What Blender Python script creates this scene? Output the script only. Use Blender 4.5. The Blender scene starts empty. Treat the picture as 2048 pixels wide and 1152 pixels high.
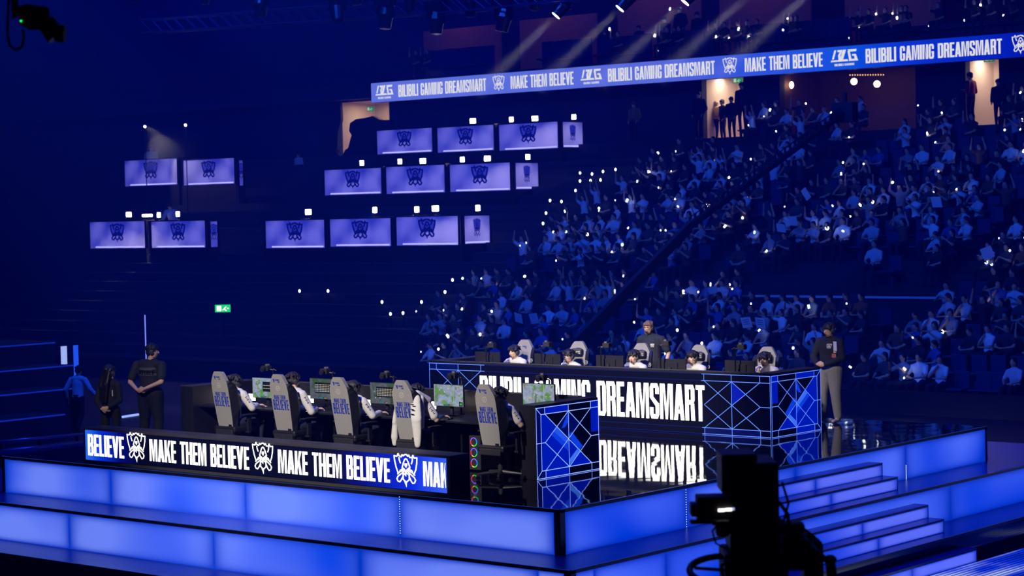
import bpy, bmesh, math, random
import numpy as np
from mathutils import Vector, Matrix
from mathutils.bvhtree import BVHTree
R_ = random.Random(7)
PI = math.pi
sc = bpy.context.scene
COL = sc.collection

# ---------------------------------------------------------------- camera
FPX = 4204.861854
MR = ((0.76251688, 0.64657018, -0.02269367), (0.00642928, -0.04264809, -0.99906947), (-0.64693637, 0.76166143, -0.03667687))
CAM = Vector((16.775020, -20.586731, 3.8))
cd = bpy.data.cameras.new('camera'); cd.sensor_width = 36; cd.lens = FPX / 2048 * 36
cd.clip_start = 0.5; cd.clip_end = 400
cd.dof.use_dof = True; cd.dof.focus_distance = 33.5; cd.dof.aperture_fstop = 3.2
co = bpy.data.objects.new('camera', cd); COL.objects.link(co)
CR, CDN, CF = [Vector(v) for v in MR]
mw = Matrix.Identity(4)
for i in range(3):
    mw[i][0] = CR[i]; mw[i][1] = -CDN[i]; mw[i][2] = -CF[i]; mw[i][3] = CAM[i]
co.matrix_world = mw
sc.camera = co
# sight lines of the camera met with real planes of the hall, used to read where things stand
def ray(x, y): return CR * ((x - 1024) / FPX) + CDN * ((y - 576) / FPX) + CF
def Pz(x, y, z): d = ray(x, y); return CAM + d * ((z - CAM.z) / d.z)
def PY(x, y, Y): d = ray(x, y); return CAM + d * ((Y - CAM.y) / d.y)
def PX(x, y, X): d = ray(x, y); return CAM + d * ((X - CAM.x) / d.x)
def proj(P):
    v = Vector(P) - CAM; w = v.dot(CF)
    return (1024 + FPX * v.dot(CR) / w, 576 + FPX * v.dot(CDN) / w, w)

# ---------------------------------------------------------------- colour helpers
def L(c):
    c = c / 255.0
    return c / 12.92 if c <= 0.04045 else ((c + 0.055) / 1.055) ** 2.4
def C(r, g, b): return (L(r), L(g), L(b), 1)

# ---------------------------------------------------------------- world, exposure, large lights
w = bpy.data.worlds.new('arena_dark'); sc.world = w; w.use_nodes = True
w.node_tree.nodes['Background'].inputs[0].default_value = (0.0, 0.03, 1.0, 1)
w.node_tree.nodes['Background'].inputs[1].default_value = 0.03
# faint stage haze in the air of the whole hall, it scatters mostly blue
wv = w.node_tree.nodes.new('ShaderNodeVolumeScatter'); wv.inputs['Density'].default_value = 0.0036; wv.inputs['Color'].default_value = (.015, .09, 1, 1)
w.node_tree.links.new(wv.outputs[0], w.node_tree.nodes['World Output'].inputs['Volume'])
sc.view_settings.view_transform = 'Standard'; sc.view_settings.look = 'None'
sc.view_settings.exposure = 0.0; sc.view_settings.gamma = 1.0
try: sc.view_settings.use_curve_mapping = False
except Exception: pass
def aim(o, tgt):
    o.rotation_euler = (Vector(tgt) - o.location).to_track_quat('-Z', 'Y').to_euler()
def area(name, loc, tgt, sx, sy, power, col):
    l = bpy.data.lights.new(name, 'AREA'); l.shape = 'RECTANGLE'; l.size = sx; l.size_y = sy
    l.energy = power; l.color = col
    o = bpy.data.objects.new(name, l); COL.objects.link(o); o.location = loc; aim(o, tgt); return o
def spot(name, loc, tgt, power, col, ang, blend=0.5, rad=0.15):
    l = bpy.data.lights.new(name, 'SPOT'); l.energy = power; l.color = col
    l.spot_size = math.radians(ang); l.spot_blend = blend; l.shadow_soft_size = rad
    o = bpy.data.objects.new(name, l); COL.objects.link(o); o.location = loc; aim(o, tgt); return o
BLUE = (0.02, 0.12, 1.0)
area('blue_wash_crowd', (-14, 8, 19), (-15, 40, 2), 24, 6, 9500, (0.008, 0.075, 1.0))
area('blue_wash_stage', (-6, 4, 17), (-6, 6, 0), 16, 10, 1100, (0.012, 0.06, 1.0))
area('blue_wash_left', (-38, 18, 16), (-48, 34, 0), 20, 10, 1500, (0.01, 0.06, 1.0))
spot('key_near_team', (-3.0, -10.0, 9.0), (-5.6, 2.2, 0.9), 10500, (1.0, 0.93, 0.91), 32, 0.6, 0.4)
spot('key_far_team', (-4.0, -6.0, 10.5), (-6.0, 9.3, 1.15), 15000, (1.0, 0.91, 0.89), 24, 0.5, 0.4)
spot('key_coach', (2.5, -1.0, 8.5), (-2.7, 10.9, 1.0), 1900, (1.0, 0.94, 0.92), 10.5, 0.6, 0.3)
spot('key_referee', (-4.0, -9.0, 8.5), (-10.2, 1.5, 1.2), 2300, (1.0, 0.93, 0.91), 14, 0.7, 0.3)

# ---------------------------------------------------------------- materials
MATS = {}
def mat(name, col=(0.5, 0.5, 0.5, 1), rough=0.6, metal=0.0, em=None, es=0.0, spec=0.5, vary=0.0, vscale=8.0, trans=0.0):
    if name in MATS: return MATS[name]
    m = bpy.data.materials.new(name); m.use_nodes = True; nt = m.node_tree
    b = nt.nodes['Principled BSDF']
    b.inputs['Base Color'].default_value = col; b.inputs['Roughness'].default_value = rough
    b.inputs['Metallic'].default_value = metal; b.inputs['Specular IOR Level'].default_value = spec
    if em is not None:
        b.inputs['Emission Color'].default_value = em; b.inputs['Emission Strength'].default_value = es
    if trans: b.inputs['Transmission Weight'].default_value = trans
    if vary > 0:
        tc = nt.nodes.new('ShaderNodeTexCoord'); n = nt.nodes.new('ShaderNodeTexNoise'); n.inputs['Scale'].default_value = vscale
        n.inputs['Detail'].default_value = 5
        nt.links.new(tc.outputs['Object'], n.inputs['Vector'])
        mx = nt.nodes.new('ShaderNodeMix'); mx.data_type = 'RGBA'
        mx.inputs['A'].default_value = tuple(c * (1 - vary) for c in col[:3]) + (1,)
        mx.inputs['B'].default_value = tuple(min(1, c * (1 + vary)) for c in col[:3]) + (1,)
        nt.links.new(n.outputs['Fac'], mx.inputs['Factor']); nt.links.new(mx.outputs['Result'], b.inputs['Base Color'])
    MATS[name] = m; return m
def emit(name, col, s): return mat(name, (0.002, 0.002, 0.005, 1), 0.5, em=col, es=s, spec=0.15)

black = mat('black_gloss_trim', (0.006, 0.006, 0.010, 1), 0.25)
blackm = mat('black_matt', (0.008, 0.008, 0.012, 1), 0.7, vary=0.3)
dark = mat('dark_panel', (0.02, 0.02, 0.028, 1), 0.5, vary=0.2)
white_led = emit('white_led_pixels', (1, 0.98, 1, 1), 2.2)
line_led = emit('blue_line_pixels', C(90, 130, 255), 1.6)
line_led2 = emit('pale_line_pixels', C(120, 150, 255), 2.0)
led_off = mat('dark_led_pixels', (0.001, 0.001, 0.004, 1), 0.5, em=C(0, 8, 50), es=0.3, spec=0.12)
led_blue = emit('deep_blue_pixels', C(0, 25, 185), 1.0)
led_blue2 = emit('mid_blue_pixels', C(10, 60, 235), 1.0)
led_blue3 = emit('light_blue_pixels', C(60, 115, 250), 1.0)
led_navy = emit('navy_pixels', C(0, 10, 90), 1.0)

def stage_floor_mat():
    m = bpy.data.materials.new('polished_black_stage'); m.use_nodes = True; nt = m.node_tree; b = nt.nodes['Principled BSDF']
    b.inputs['Base Color'].default_value = (0.003, 0.003, 0.008, 1); b.inputs['Roughness'].default_value = 0.035
    b.inputs['IOR'].default_value = 1.75
    tc = nt.nodes.new('ShaderNodeTexCoord')
    # square tiles lie at slightly different tilts
    v = nt.nodes.new('ShaderNodeTexVoronoi'); v.distance = 'CHEBYCHEV'; v.inputs['Scale'].default_value = 1.0; v.inputs['Randomness'].default_value = 0.0
    n = nt.nodes.new('ShaderNodeTexNoise'); n.inputs['Scale'].default_value = 1.4; n.inputs['Detail'].default_value = 1
    bm = nt.nodes.new('ShaderNodeBump'); bm.inputs['Strength'].default_value = 0.0035; bm.inputs['Distance'].default_value = 1.0
    sub = nt.nodes.new('ShaderNodeVectorMath'); sub.operation = 'SUBTRACT'; sub.inputs[1].default_value = (0.5, 0.5, 0.5)
    scl = nt.nodes.new('ShaderNodeVectorMath'); scl.operation = 'SCALE'; scl.inputs['Scale'].default_value = 0.0025
    geo = nt.nodes.new('ShaderNodeNewGeometry')
    add = nt.nodes.new('ShaderNodeVectorMath'); add.operation = 'ADD'; nrm = nt.nodes.new('ShaderNodeVectorMath'); nrm.operation = 'NORMALIZE'
    nt.links.new(tc.outputs['Object'], v.inputs['Vector']); nt.links.new(v.outputs['Color'], sub.inputs[0])
    nt.links.new(sub.outputs[0], scl.inputs[0]); nt.links.new(tc.outputs['Object'], n.inputs['Vector'])
    nt.links.new(n.outputs['Fac'], bm.inputs['Height'])
    nt.links.new(bm.outputs['Normal'], add.inputs[0]); nt.links.new(scl.outputs[0], add.inputs[1]); nt.links.new(add.outputs[0], nrm.inputs[0])
    nt.links.new(nrm.outputs[0], b.inputs['Normal'])
    return m
stage_top_m = stage_floor_mat()

def panel_mat(name, axis, lo, hi, bias=0.0, strength=1.0, vig=0.35):
    # frosted riser panel, lamps glow through unevenly and fade at the panel's rim
    m = bpy.data.materials.new(name); m.use_nodes = True; nt = m.node_tree; b = nt.nodes['Principled BSDF']
    b.inputs['Base Color'].default_value = (0.02, 0.05, 0.3, 1); b.inputs['Roughness'].default_value = 0.35
    tc = nt.nodes.new('ShaderNodeTexCoord'); sp = nt.nodes.new('ShaderNodeSeparateXYZ'); nt.links.new(tc.outputs['Generated'], sp.inputs[0])
    def M(op, a, b_=None, clamp=False):
        x = nt.nodes.new('ShaderNodeMath'); x.operation = op; x.use_clamp = clamp
        for i, q in enumerate((a, b_)):
            if q is None: continue
            if isinstance(q, (int, float)): x.inputs[i].default_value = q
            else: nt.links.new(q, x.inputs[i])
        return x.outputs[0]
    def fall(o, p):
        a = M('ABSOLUTE', M('SUBTRACT', M('MULTIPLY', o, 2.0), 1.0)); return M('SUBTRACT', 1.0, M('POWER', a, p))
    f = M('MULTIPLY', fall(sp.outputs['XYZ'.index(axis)], 10.0), fall(sp.outputs[2], 5.0), clamp=True)
    n = nt.nodes.new('ShaderNodeTexNoise'); n.inputs['Scale'].default_value = 0.45; n.inputs['Detail'].default_value = 0.5
    nt.links.new(tc.outputs['Object'], n.inputs['Vector'])
    g = M('MULTIPLY', f, M('ADD', M('MULTIPLY', M('SUBTRACT', n.outputs['Fac'], 0.42), 4.5), bias), clamp=True)
    mx = nt.nodes.new('ShaderNodeMix'); mx.data_type = 'RGBA'; mx.inputs['A'].default_value = lo; mx.inputs['B'].default_value = hi
    nt.links.new(g, mx.inputs['Factor']); nt.links.new(mx.outputs['Result'], b.inputs['Emission Color'])
    st = M('MULTIPLY', M('ADD', M('MULTIPLY', f, vig), 1 - vig), strength)
    nt.links.new(st, b.inputs['Emission Strength']); return m
PA = panel_mat('frosted_riser_front', 'X', C(0, 66, 236), C(104, 130, 255), 0.35)
PB = panel_mat('frosted_riser_side', 'Y', C(0, 58, 225), C(72, 104, 255), 0.3)
PS = panel_mat('frosted_step_riser', 'Y', C(0, 55, 225), C(88, 106, 250), 0.35)

# ---------------------------------------------------------------- mesh builder
class MB:
    def __init__(s): s.v = []; s.f = []; s.m = []
    def poly(s, pts, m=0):
        n = len(s.v); s.v += [tuple(p) for p in pts]; s.f.append(tuple(range(n, n + len(pts)))); s.m.append(m)
    def add(s, vs, fs, m=0):
        n = len(s.v); s.v += [tuple(p) for p in vs]
        for f in fs: s.f.append(tuple(i + n for i in f)); s.m.append(m)
    def box(s, x0, x1, y0, y1, z0, z1, m=0, T=None):
        vs = [Vector((x, y, z)) for z in (z0, z1) for y in (y0, y1) for x in (x0, x1)]
        if T is not None: vs = [T @ v for v in vs]
        s.add(vs, [(0, 2, 3, 1), (4, 5, 7, 6), (0, 1, 5, 4), (2, 6, 7, 3), (0, 4, 6, 2), (1, 3, 7, 5)], m)
    def cyl(s, a, b, ra, rb=None, n=12, m=0, cap=True):
        rb = ra if rb is None else rb; a = Vector(a); b = Vector(b); d = (b - a).normalized()
        u = d.orthogonal().normalized(); w_ = d.cross(u); k = len(s.v)
        for c, r in ((a, ra), (b, rb)):
            for i in range(n):
                t = 2 * PI * i / n; s.v.append(tuple(c + (u * math.cos(t) + w_ * math.sin(t)) * r))
        for i in range(n):
            j = (i + 1) % n; s.f.append((k + i, k + j, k + n + j, k + n + i)); s.m.append(m)
        if cap:
            s.f.append(tuple(k + i for i in reversed(range(n)))); s.m.append(m)
            s.f.append(tuple(k + n + i for i in range(n))); s.m.append(m)
    def tube(s, pts, r, n=8, m=0):
        for i in range(len(pts) - 1): s.cyl(pts[i], pts[i + 1], r, r, n, m)
    def ell(s, c, rad, rot=None, n=14, k=9, m=0):
        c = Vector(c); rot = rot or Matrix.Identity(3); vs = [c + rot @ Vector((0, 0, rad[2]))]
        for i in range(1, k):
            p = PI * i / k
            for j in range(n):
                t = 2 * PI * j / n
                vs.append(c + rot @ Vector((rad[0] * math.sin(p) * math.cos(t), rad[1] * math.sin(p) * math.sin(t), rad[2] * math.cos(p))))
        vs.append(c + rot @ Vector((0, 0, -rad[2]))); fs = []
        for j in range(n): fs.append((0, 1 + j, 1 + (j + 1) % n))
        for i in range(k - 2):
            for j in range(n):
                a = 1 + i * n + j; b = 1 + i * n + (j + 1) % n; fs.append((a, a + n, b + n, b))
        q = len(vs) - 1
        for j in range(n): fs.append((q, 1 + (k - 2) * n + (j + 1) % n, 1 + (k - 2) * n + j))
        s.add(vs, fs, m)
    def torus(s, c, ax, R, r, n=24, k=6, m=0, a0=0, a1=2 * PI, mf=None):
        c = Vector(c); ax = Vector(ax).normalized(); u = Vector((0, 0, 1)) if abs(ax.z) < 0.9 else Vector((1, 0, 0))
        u = (u - ax * u.dot(ax)).normalized(); w_ = ax.cross(u)
        for i in range(n):
            t0 = a0 + (a1 - a0) * i / n; t1 = a0 + (a1 - a0) * (i + 1) / n
            rings = []
            for t in (t0, t1):
                o = u * math.cos(t) + w_ * math.sin(t)
                rings.append([c + o * (R + r * math.cos(2 * PI * j / k)) + ax * (r * math.sin(2 * PI * j / k)) for j in range(k)])
            mm = mf(i / n) if mf else m
            s.add(rings[0] + rings[1], [(j, (j + 1) % k, k + (j + 1) % k, k + j) for j in range(k)], mm)
    def extr(s, poly, fn, t, m=0):
        # outline poly (u,v) mapped by fn(u,v,w) and given thickness t
        n = len(poly); A = [Vector(fn(u, v, 0)) for u, v in poly]; B = [Vector(fn(u, v, t)) for u, v in poly]
        s.add(A + B, [tuple(range(n)), tuple(reversed(range(n, 2 * n)))] + [(i, n + i, n + (i + 1) % n, (i + 1) % n) for i in range(n)], m)
    def build(s, name, mats, parent=None, smooth=False, bevel=0.0, loc=None):
        me = bpy.data.meshes.new(name); me.from_pydata(s.v, [], s.f)
        if not isinstance(mats, (list, tuple)): mats = [mats]
        for q in mats: me.materials.append(q)
        me.polygons.foreach_set('material_index', s.m)
        if smooth: me.polygons.foreach_set('use_smooth', [True] * len(s.f))
        me.validate(); me.update()
        bmx = bmesh.new(); bmx.from_mesh(me); bmesh.ops.recalc_face_normals(bmx, faces=bmx.faces); bmx.to_mesh(me); bmx.free()
        o = bpy.data.objects.new(name, me); COL.objects.link(o)
        if parent: o.parent = parent
        if loc is not None: o.location = loc
        if bevel:
            b = o.modifiers.new('bevel', 'BEVEL'); b.width = bevel; b.segments = 2; b.limit_method = 'ANGLE'
        return o
def tag(o, label, cat, group=None):
    o['label'] = label; o['category'] = cat
    if group: o['group'] = group
    return o
def thing(name, label, cat, loc=(0, 0, 0), rz=0.0, group=None):
    o = bpy.data.objects.new(name, None); COL.objects.link(o); o.location = loc; o.rotation_euler = (0, 0, rz)
    o.empty_display_size = 0.2
    return tag(o, label, cat, group)
def struct(o): o['kind'] = 'structure'; return o
def copy_tree(o, loc=None, rz=None, parent=None):
    c = o.copy(); COL.objects.link(c)
    if parent is not None: c.parent = parent
    if loc is not None: c.location = loc
    if rz is not None: c.rotation_euler = (0, 0, rz)
    for ch in o.children: copy_tree(ch, parent=c)
    return c

# ---------------------------------------------------------------- condensed block lettering
def _r(x0, x1, y0, y1): return [(x0, y0), (x1, y0), (x1, y1), (x0, y1)]
S_ = 0.165; B_ = 0.125
def glyph(c):
    s, b = S_, B_; W = 0.45
    q = 0.07
    def topbow(y0, y1, w_):   # right-hand bowl between y0 and y1 with clipped corners
        return [[(w_ - s, y0 + b), (w_ - s, y1 - b), (w_, y1 - b), (w_, y0 + b)],
                [(s, y1 - b), (w_, y1 - b), (w_ - q, y1), (s, y1)], [(s, y0), (w_ - q, y0), (w_, y0 + b), (s, y0 + b)]]
    if c == 'I': return 0.17, [_r(0, 0.17, 0, 1)]
    if c == 'L': return 0.34, [_r(0, s, 0, 1), _r(s, 0.34, 0, b)]
    if c == 'E': return 0.36, [_r(0, s, 0, 1), _r(s, 0.36, 0, b), _r(s, 0.34, 0.44, 0.44 + b), _r(s, 0.36, 1 - b, 1)]
    if c == 'F': return 0.35, [_r(0, s, 0, 1), _r(s, 0.33, 0.42, 0.42 + b), _r(s, 0.35, 1 - b, 1)]
    if c == 'T': return 0.40, [_r(0.2 - s / 2, 0.2 + s / 2, 0, 1 - b), _r(0, 0.40, 1 - b, 1)]
    if c == 'H': return W, [_r(0, s, 0, 1), _r(W - s, W, 0, 1), _r(s, W - s, 0.44, 0.56)]
    if c == 'M': return 0.60, [_r(0, 0.14, 0, 1), _r(0.46, 0.60, 0, 1), [(0.14, 1), (0.225, 1), (0.335, 0.0), (0.25, 0.0)], [(0.46, 1), (0.375, 1), (0.265, 0.0), (0.35, 0.0)]]
    if c == 'N': return 0.46, [_r(0, 0.15, 0, 1), _r(0.31, 0.46, 0, 1), [(0.15, 1), (0.19, 1), (0.31, 0), (0.27, 0)]]
    if c == 'A': return 0.47, [[(0, 0), (s, 0), (0.30, 1), (0.13, 1)], [(0.47 - s, 0), (0.47, 0), (0.34, 1), (0.17, 1)], _r(0.12, 0.35, 0.18, 0.29)]
    if c == 'V': return 0.47, [[(0, 1), (s, 1), (0.31, 0), (0.15, 0)], [(0.47 - s, 1), (0.47, 1), (0.32, 0), (0.16, 0)]]
    if c == 'K': return 0.46, [_r(0, s, 0, 1), [(s, 0.35), (0.29, 1), (0.46, 1), (s, 0.33 - 0.1)], [(0.20, 0.56), (0.29, 0), (0.46, 0), (0.30, 0.72)]]
    if c == 'B': return 0.44, [_r(0, s, 0, 1)] + topbow(0, 0.55, 0.44) + topbow(0.47, 1, 0.42)
    if c == 'D': return 0.44, [_r(0, s, 0, 1)] + topbow(0, 1, 0.44)
    if c == 'R': return 0.44, [_r(0, s, 0, 1)] + topbow(0.45, 1, 0.43) + [[(0.25, 0.45), (0.27, 0), (0.44, 0), (0.41, 0.48)]]
    if c == 'P': return 0.43, [_r(0, s, 0, 1)] + topbow(0.42, 1, 0.43)
    if c in 'GC':
        g = [_r(0, s, b, 1 - b), [(0, 1 - b), (q, 1), (0.43 - q, 1), (0.43, 1 - b)], [(0, b), (q, 0), (0.43 - q, 0), (0.43, b)], _r(0.43 - s, 0.43, 0.66, 1 - b)]
        g += [_r(0.43 - s, 0.43, b, 0.5), _r(0.23, 0.43 - s, 0.39, 0.5)] if c == 'G' else [_r(0.43 - s, 0.43, b, 0.36)]
        return 0.43, g
    if c == 'O': return 0.44, [_r(0, s, b, 1 - b), _r(0.44 - s, 0.44, b, 1 - b), [(0, 1 - b), (q, 1), (0.44 - q, 1), (0.44, 1 - b)], [(0, b), (q, 0), (0.44 - q, 0), (0.44, b)]]
    if c == 'S':
        return 0.43, [_r(0, s, 0.60, 1 - b), [(0, 1 - b), (q, 1), (0.43 - q, 1), (0.43, 1 - b)], _r(0.43 - s, 0.43, 0.70, 1 - b),
                      [(0, 0.60), (s, 0.62), (0.43, 0.42), (0.43 - s, 0.36)], _r(0.43 - s, 0.43, b, 0.44), [(0, b), (q, 0), (0.43 - q, 0), (0.43, b)], _r(0, s, b, 0.32)]
    if c == '7': return 0.40, [_r(0, 0.40, 1 - b, 1), [(0.22, 1 - b), (0.40, 1 - b), (0.26, 0), (0.08, 0)]]
    return 0.22, []
def text(mb, s, u0, u1, v0, v1, fn, m=0, gap=0.045, clip=None):
    ws = []; tot = 0
    for c in s:
        w_, p = glyph(c); ws.append((tot, p)); tot += w_ + gap
    tot -= gap; k = (u1 - u0) / tot
    for off, ps in ws:
        for p in ps:
            pts = [(u0 + (x + off) * k, v0 + y * (v1 - v0)) for x, y in p]
            if clip is not None:
                if min(q[0] for q in pts) >= clip: continue
                pts = [(min(q[0], clip), q[1]) for q in pts]
            mb.poly([fn(u, v) for u, v in pts], m)
# trophy and shield mark, drawn in a box 410 wide and 555 high
def _ln(t): return [tuple(map(float, p.split(','))) for p in t.split()]
EMB_OPEN = [_ln('130,600 96,500 74,400 66,318 108,326 120,318 135,280 150,312 186,330 205,292 222,310 240,293 265,283 290,293 300,312 318,292 335,328 372,328 388,290 403,322 412,332 456,326 450,420 432,520 398,604'),
            _ln('200,500 225,420 245,368 265,352 285,366 312,425 333,492 322,518'), _ln('198,500 232,522 262,562'), _ln('274,540 318,500'),
            _ln('120,612 160,572 212,548 265,568 318,548 372,572 412,612'), _ln('150,345 154,380 172,430'), _ln('380,330 376,380 360,430')]
EMB_CLOSED = [_ln('218,574 124,652 106,690 122,728 154,738 176,712 214,640'), _ln('312,574 404,652 424,690 408,734 376,746 352,716 318,640'),
              _ln('265,584 318,612 318,690 265,736 214,692 212,618')]
EMB_FILL = [_ln('238,432 292,428 290,456 268,505 243,470'), _ln('240,618 266,602 268,648'), _ln('222,700 276,742 268,822'),
            _ln('162,540 205,516 262,556 330,514 375,538 385,560 318,560 265,580 205,560 140,590')]
EMB_SHIELD = _ln('80,335 150,335 205,320 265,300 325,318 380,332 444,340 438,430 420,520 385,590 318,560 265,575 205,560 145,590 110,520 92,430')
def emblem(mb, cx, cz, h, fn, m=0, wd=22, mfill=None):
    k = h / 545.0
    def T(p): return ((p[0] - 262) * k * 1.30 + cx, (825 - p[1]) * k + cz)
    if mfill is not None: mb.poly([fn(*T(p), -1) for p in EMB_SHIELD], mfill)
    def stroke(pts, closed):
        n = len(pts); rng = n if closed else n - 1
        for i in range(rng):
            a = Vector(pts[i]); b = Vector(pts[(i + 1) % n]); d = (b - a)
            if d.length < 1e-6: continue
            d.normalize(); o = Vector((-d.y, d.x)) * wd / 2; e = d * wd * 0.3
            mb.poly([fn(*T(q)) for q in (a - o - e, b - o + e, b + o + e, a + o - e)], m)
    for p in EMB_OPEN: stroke(p, False)
    for p in EMB_CLOSED: stroke(p, True)
    for p in EMB_FILL: mb.poly([fn(*T(q)) for q in p], m)
def team_mark(mb, u0, u1, v0, v1, fn, m=0):
    W = u1 - u0; H_ = v1 - v0
    def Q(pts): mb.poly([fn(u0 + x * W, v0 + y * H_) for x, y in pts], m)
    Q([(0.0, 0.30), (0.40, 0.30), (0.39, 0.40), (0.02, 0.40)]); Q([(0.05, 0.46), (0.12, 0.46), (0.21, 1), (0.14, 1)])
    Q([(0.25, 1), (0.43, 1), (0.42, 0.87), (0.26, 0.87)]); Q([(0.34, 0.87), (0.42, 0.87), (0.36, 0.68), (0.27, 0.68)]); Q([(0.27, 0.68), (0.36, 0.68), (0.37, 0.40), (0.29, 0.40)])
    Q([(0.45, 1), (0.57, 1), (0.45, 0.40), (0.34, 0.40)]); Q([(0.32, 0.30), (0.64, 0.30), (0.62, 0.42), (0.36, 0.42)])
    Q([(0.62, 1), (0.95, 1), (0.93, 0.86), (0.66, 0.86)]); Q([(0.62, 0.90), (0.70, 0.90), (0.76, 0.40), (0.67, 0.40)])
    Q([(0.66, 0.30), (1.0, 0.30), (0.98, 0.42), (0.68, 0.42)]); Q([(0.88, 0.40), (0.98, 0.40), (0.92, 0.70), (0.84, 0.70)]); Q([(0.78, 0.60), (0.92, 0.60), (0.90, 0.70), (0.78, 0.70)])
    text(mb, 'BILIBILI GAMING', u0 + 0.14 * W, u0 + 0.86 * W, v0 + 0.04 * H_, v0 + 0.18 * H_, fn, m)

# ================================================================ setting: hall floor
FZ = -1.575
mb = MB(); mb.box(-90, 40, -40, 60, FZ - 0.2, FZ)
fl = struct(mb.build('floor', mat('hall_floor_black', (0.002, 0.004, 0.02, 1), 0.55, vary=0.3, vscale=2)))

# ================================================================ stage
T1, T2, FH = -0.588, -1.176, 0.045
def riser(parent, face, lo, hi, zlo, zhi, at, m):
    # one frosted panel, 8 mm proud of the carcass
    q = MB()
    if face == 'A': q.box(lo + 0.006, hi - 0.006, at - 0.008, at + 0.02, zlo, zhi)
    else: q.box(at - 0.02, at + 0.008, lo + 0.006, hi - 0.006, zlo, zhi)
    return q.build('light_panel', m, parent)
ledge_m = mat('blue_ledge_top', (0.03, 0.06, 0.45, 1), 0.28)
def tier(name, label, x0, x1, y0, y1, ztop, zbot, seamsA, seamsB, topm, lit=True):
    t = thing(name, label, 'stage', (0, 0, 0))
    q = MB(); q.box(x0, x1 - 0.02, y0 + 0.02, y1, zbot, ztop - 0.002); q.build('carcass', black if lit else mat('black_mirror_riser', (0.004, 0.004, 0.01, 1), 0.07), t)
    q = MB(); q.box(x0, x1, y0, y1, ztop - 0.004, ztop); q.build('deck', topm, t)
    q = MB(); e = 0.012
    q.box(x0, x1 + e, y0 - e, y0 + 0.02, ztop - FH, ztop + 0.001); q.box(x1 - 0.02, x1 + e, y0 - e, y1, ztop - FH, ztop + 0.001)
    q.build('edge_trim', black, t)
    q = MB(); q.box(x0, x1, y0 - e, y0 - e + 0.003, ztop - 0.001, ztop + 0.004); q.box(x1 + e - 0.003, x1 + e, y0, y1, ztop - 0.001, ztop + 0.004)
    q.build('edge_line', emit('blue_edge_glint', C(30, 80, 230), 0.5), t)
    q = MB(); q.box(x1 - 0.09, x1 + e, y0 - e, y0 + 0.09, zbot, ztop - 0.01); q.build('corner_post', black, t)
    q = MB(); q.box(x0 - e, x0 + 0.06, y0 - e, y0 + 0.05, zbot, ztop - 0.01); q.build('corner_post', black, t)
    q = MB(); q.box(x1 - 0.05, x1 + e, y1 - 0.05, y1 + e, zbot, ztop - 0.01); q.build('corner_post', black, t)
    if lit:
        for a, b in zip(seamsA[:-1], seamsA[1:]): riser(t, 'A', a, b, zbot + 0.0, ztop - FH, y0, PA)
        for a, b in zip(seamsB[:-1], seamsB[1:]): riser(t, 'B', a, b, zbot + 0.0, ztop - FH, x1, PB)
    return t
sA1 = [-11.61] + [PY(x, 1000, 0)[0] for x in (223, 492, 800)] + [-0.09]
sB1 = [0.09] + [PX(x, 950, 0)[1] for x in (1370, 1590, 1811)] + [11.34]
st = tier('stage_platform', 'square black stage platform, top tier, with glowing blue riser panels', -11.67, 0, 0, 11.39, 0, T1, sA1, sB1, stage_top_m)
sA2 = [-15.0] + [PY(x, 1080, -0.79)[0] for x in (-60, 140, 428, 720, 1075)] + [0.70]
sB2 = [-0.70] + [PX(x, 1080, 0.79)[1] for x in (1186, 1330, 1560, 1901)] + [12.5, 14]
t2 = tier('stage_tier', 'second, wider tier under the stage top, glowing blue risers', -15.06, 0.79, -0.79, 14.05, T1, T2, sA2, sB2, ledge_m)
t3 = tier('stage_tier', 'lowest stage tier, narrow blue ledge above a black unlit riser', -15.8, 1.57, -1.58, 14.8, T2, FZ, [], [], ledge_m, lit=False)
# light leaking through riser seams, put in as thin rows of glowing dots
for (x, z0, z1, face) in ((800, -0.545, -0.02, 'A'), (1370, -0.588, -0.05, 'B'), (1811, -0.588, -0.36, 'B')):
    q = MB(); n = 16
    for i in range(n):
        z = z0 + (z1 - z0) * (i + 0.5) / n
        if face == 'A': X = PY(x, 1000, 0)[0]; q.box(X - 0.0035, X + 0.0035, -0.014, -0.008, z - 0.0035, z + 0.0035)
        else: Y = PX(x, 950 if x < 1700 else 930, 0)[1]; q.box(0.008, 0.014, Y - 0.0035, Y + 0.0035, z - 0.0035, z + 0.0035)
    q.build('seam_light_dots', emit('seam_leak_glow', (0.7, 0.85, 1, 1), 2.0), st)

def flight(label, X0, zs, Y0, Y1, depth):
    t = thing('staircase', label, 'stairs', (X0, Y0, zs[-1][0] - 0.196))
    for k, (z, x1) in enumerate(zs):
        ox, oy, oz = X0, Y0, zs[-1][0] - 0.196
        q = MB(); q.box(0, x1 - X0, 0, Y1 - Y0, z - oz - 0.196, z - oz); s_ = q.build('step', black, t)
        q = MB(); q.box(0, x1 - X0 + 0.005, -0.004, Y1 - Y0 + 0.004, z - oz, z - oz + 0.004); q.build('tread', ledge_m, s_)
        for a, b in ((0.02, (Y1 - Y0) * 0.47), ((Y1 - Y0) * 0.47, Y1 - Y0 - 0.03)):
            q = MB(); q.box(x1 - X0, x1 - X0 + 0.008, a + 0.003, b - 0.003, z - oz - 0.19, z - oz - 0.028); q.build('light_panel', PS, s_)
    return t
YS0, YS1 = 3.9, 7.55
flight('upper flight of two blue-lit steps from the middle tier to the stage top', 0.008, [(-0.196, 0.255), (-0.392, 0.519)], YS0, YS1, 0.26)
flight('middle flight of two blue-lit steps between the lowest and middle tiers', 0.798, [(-0.784, 1.035), (-0.98, 1.296)], YS0, YS1, 0.26)
flight('bottom blue-lit step from the striped LED floor to the lowest tier', 1.582, [(-1.372, 1.835)], YS0, YS1, 0.26)

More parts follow.
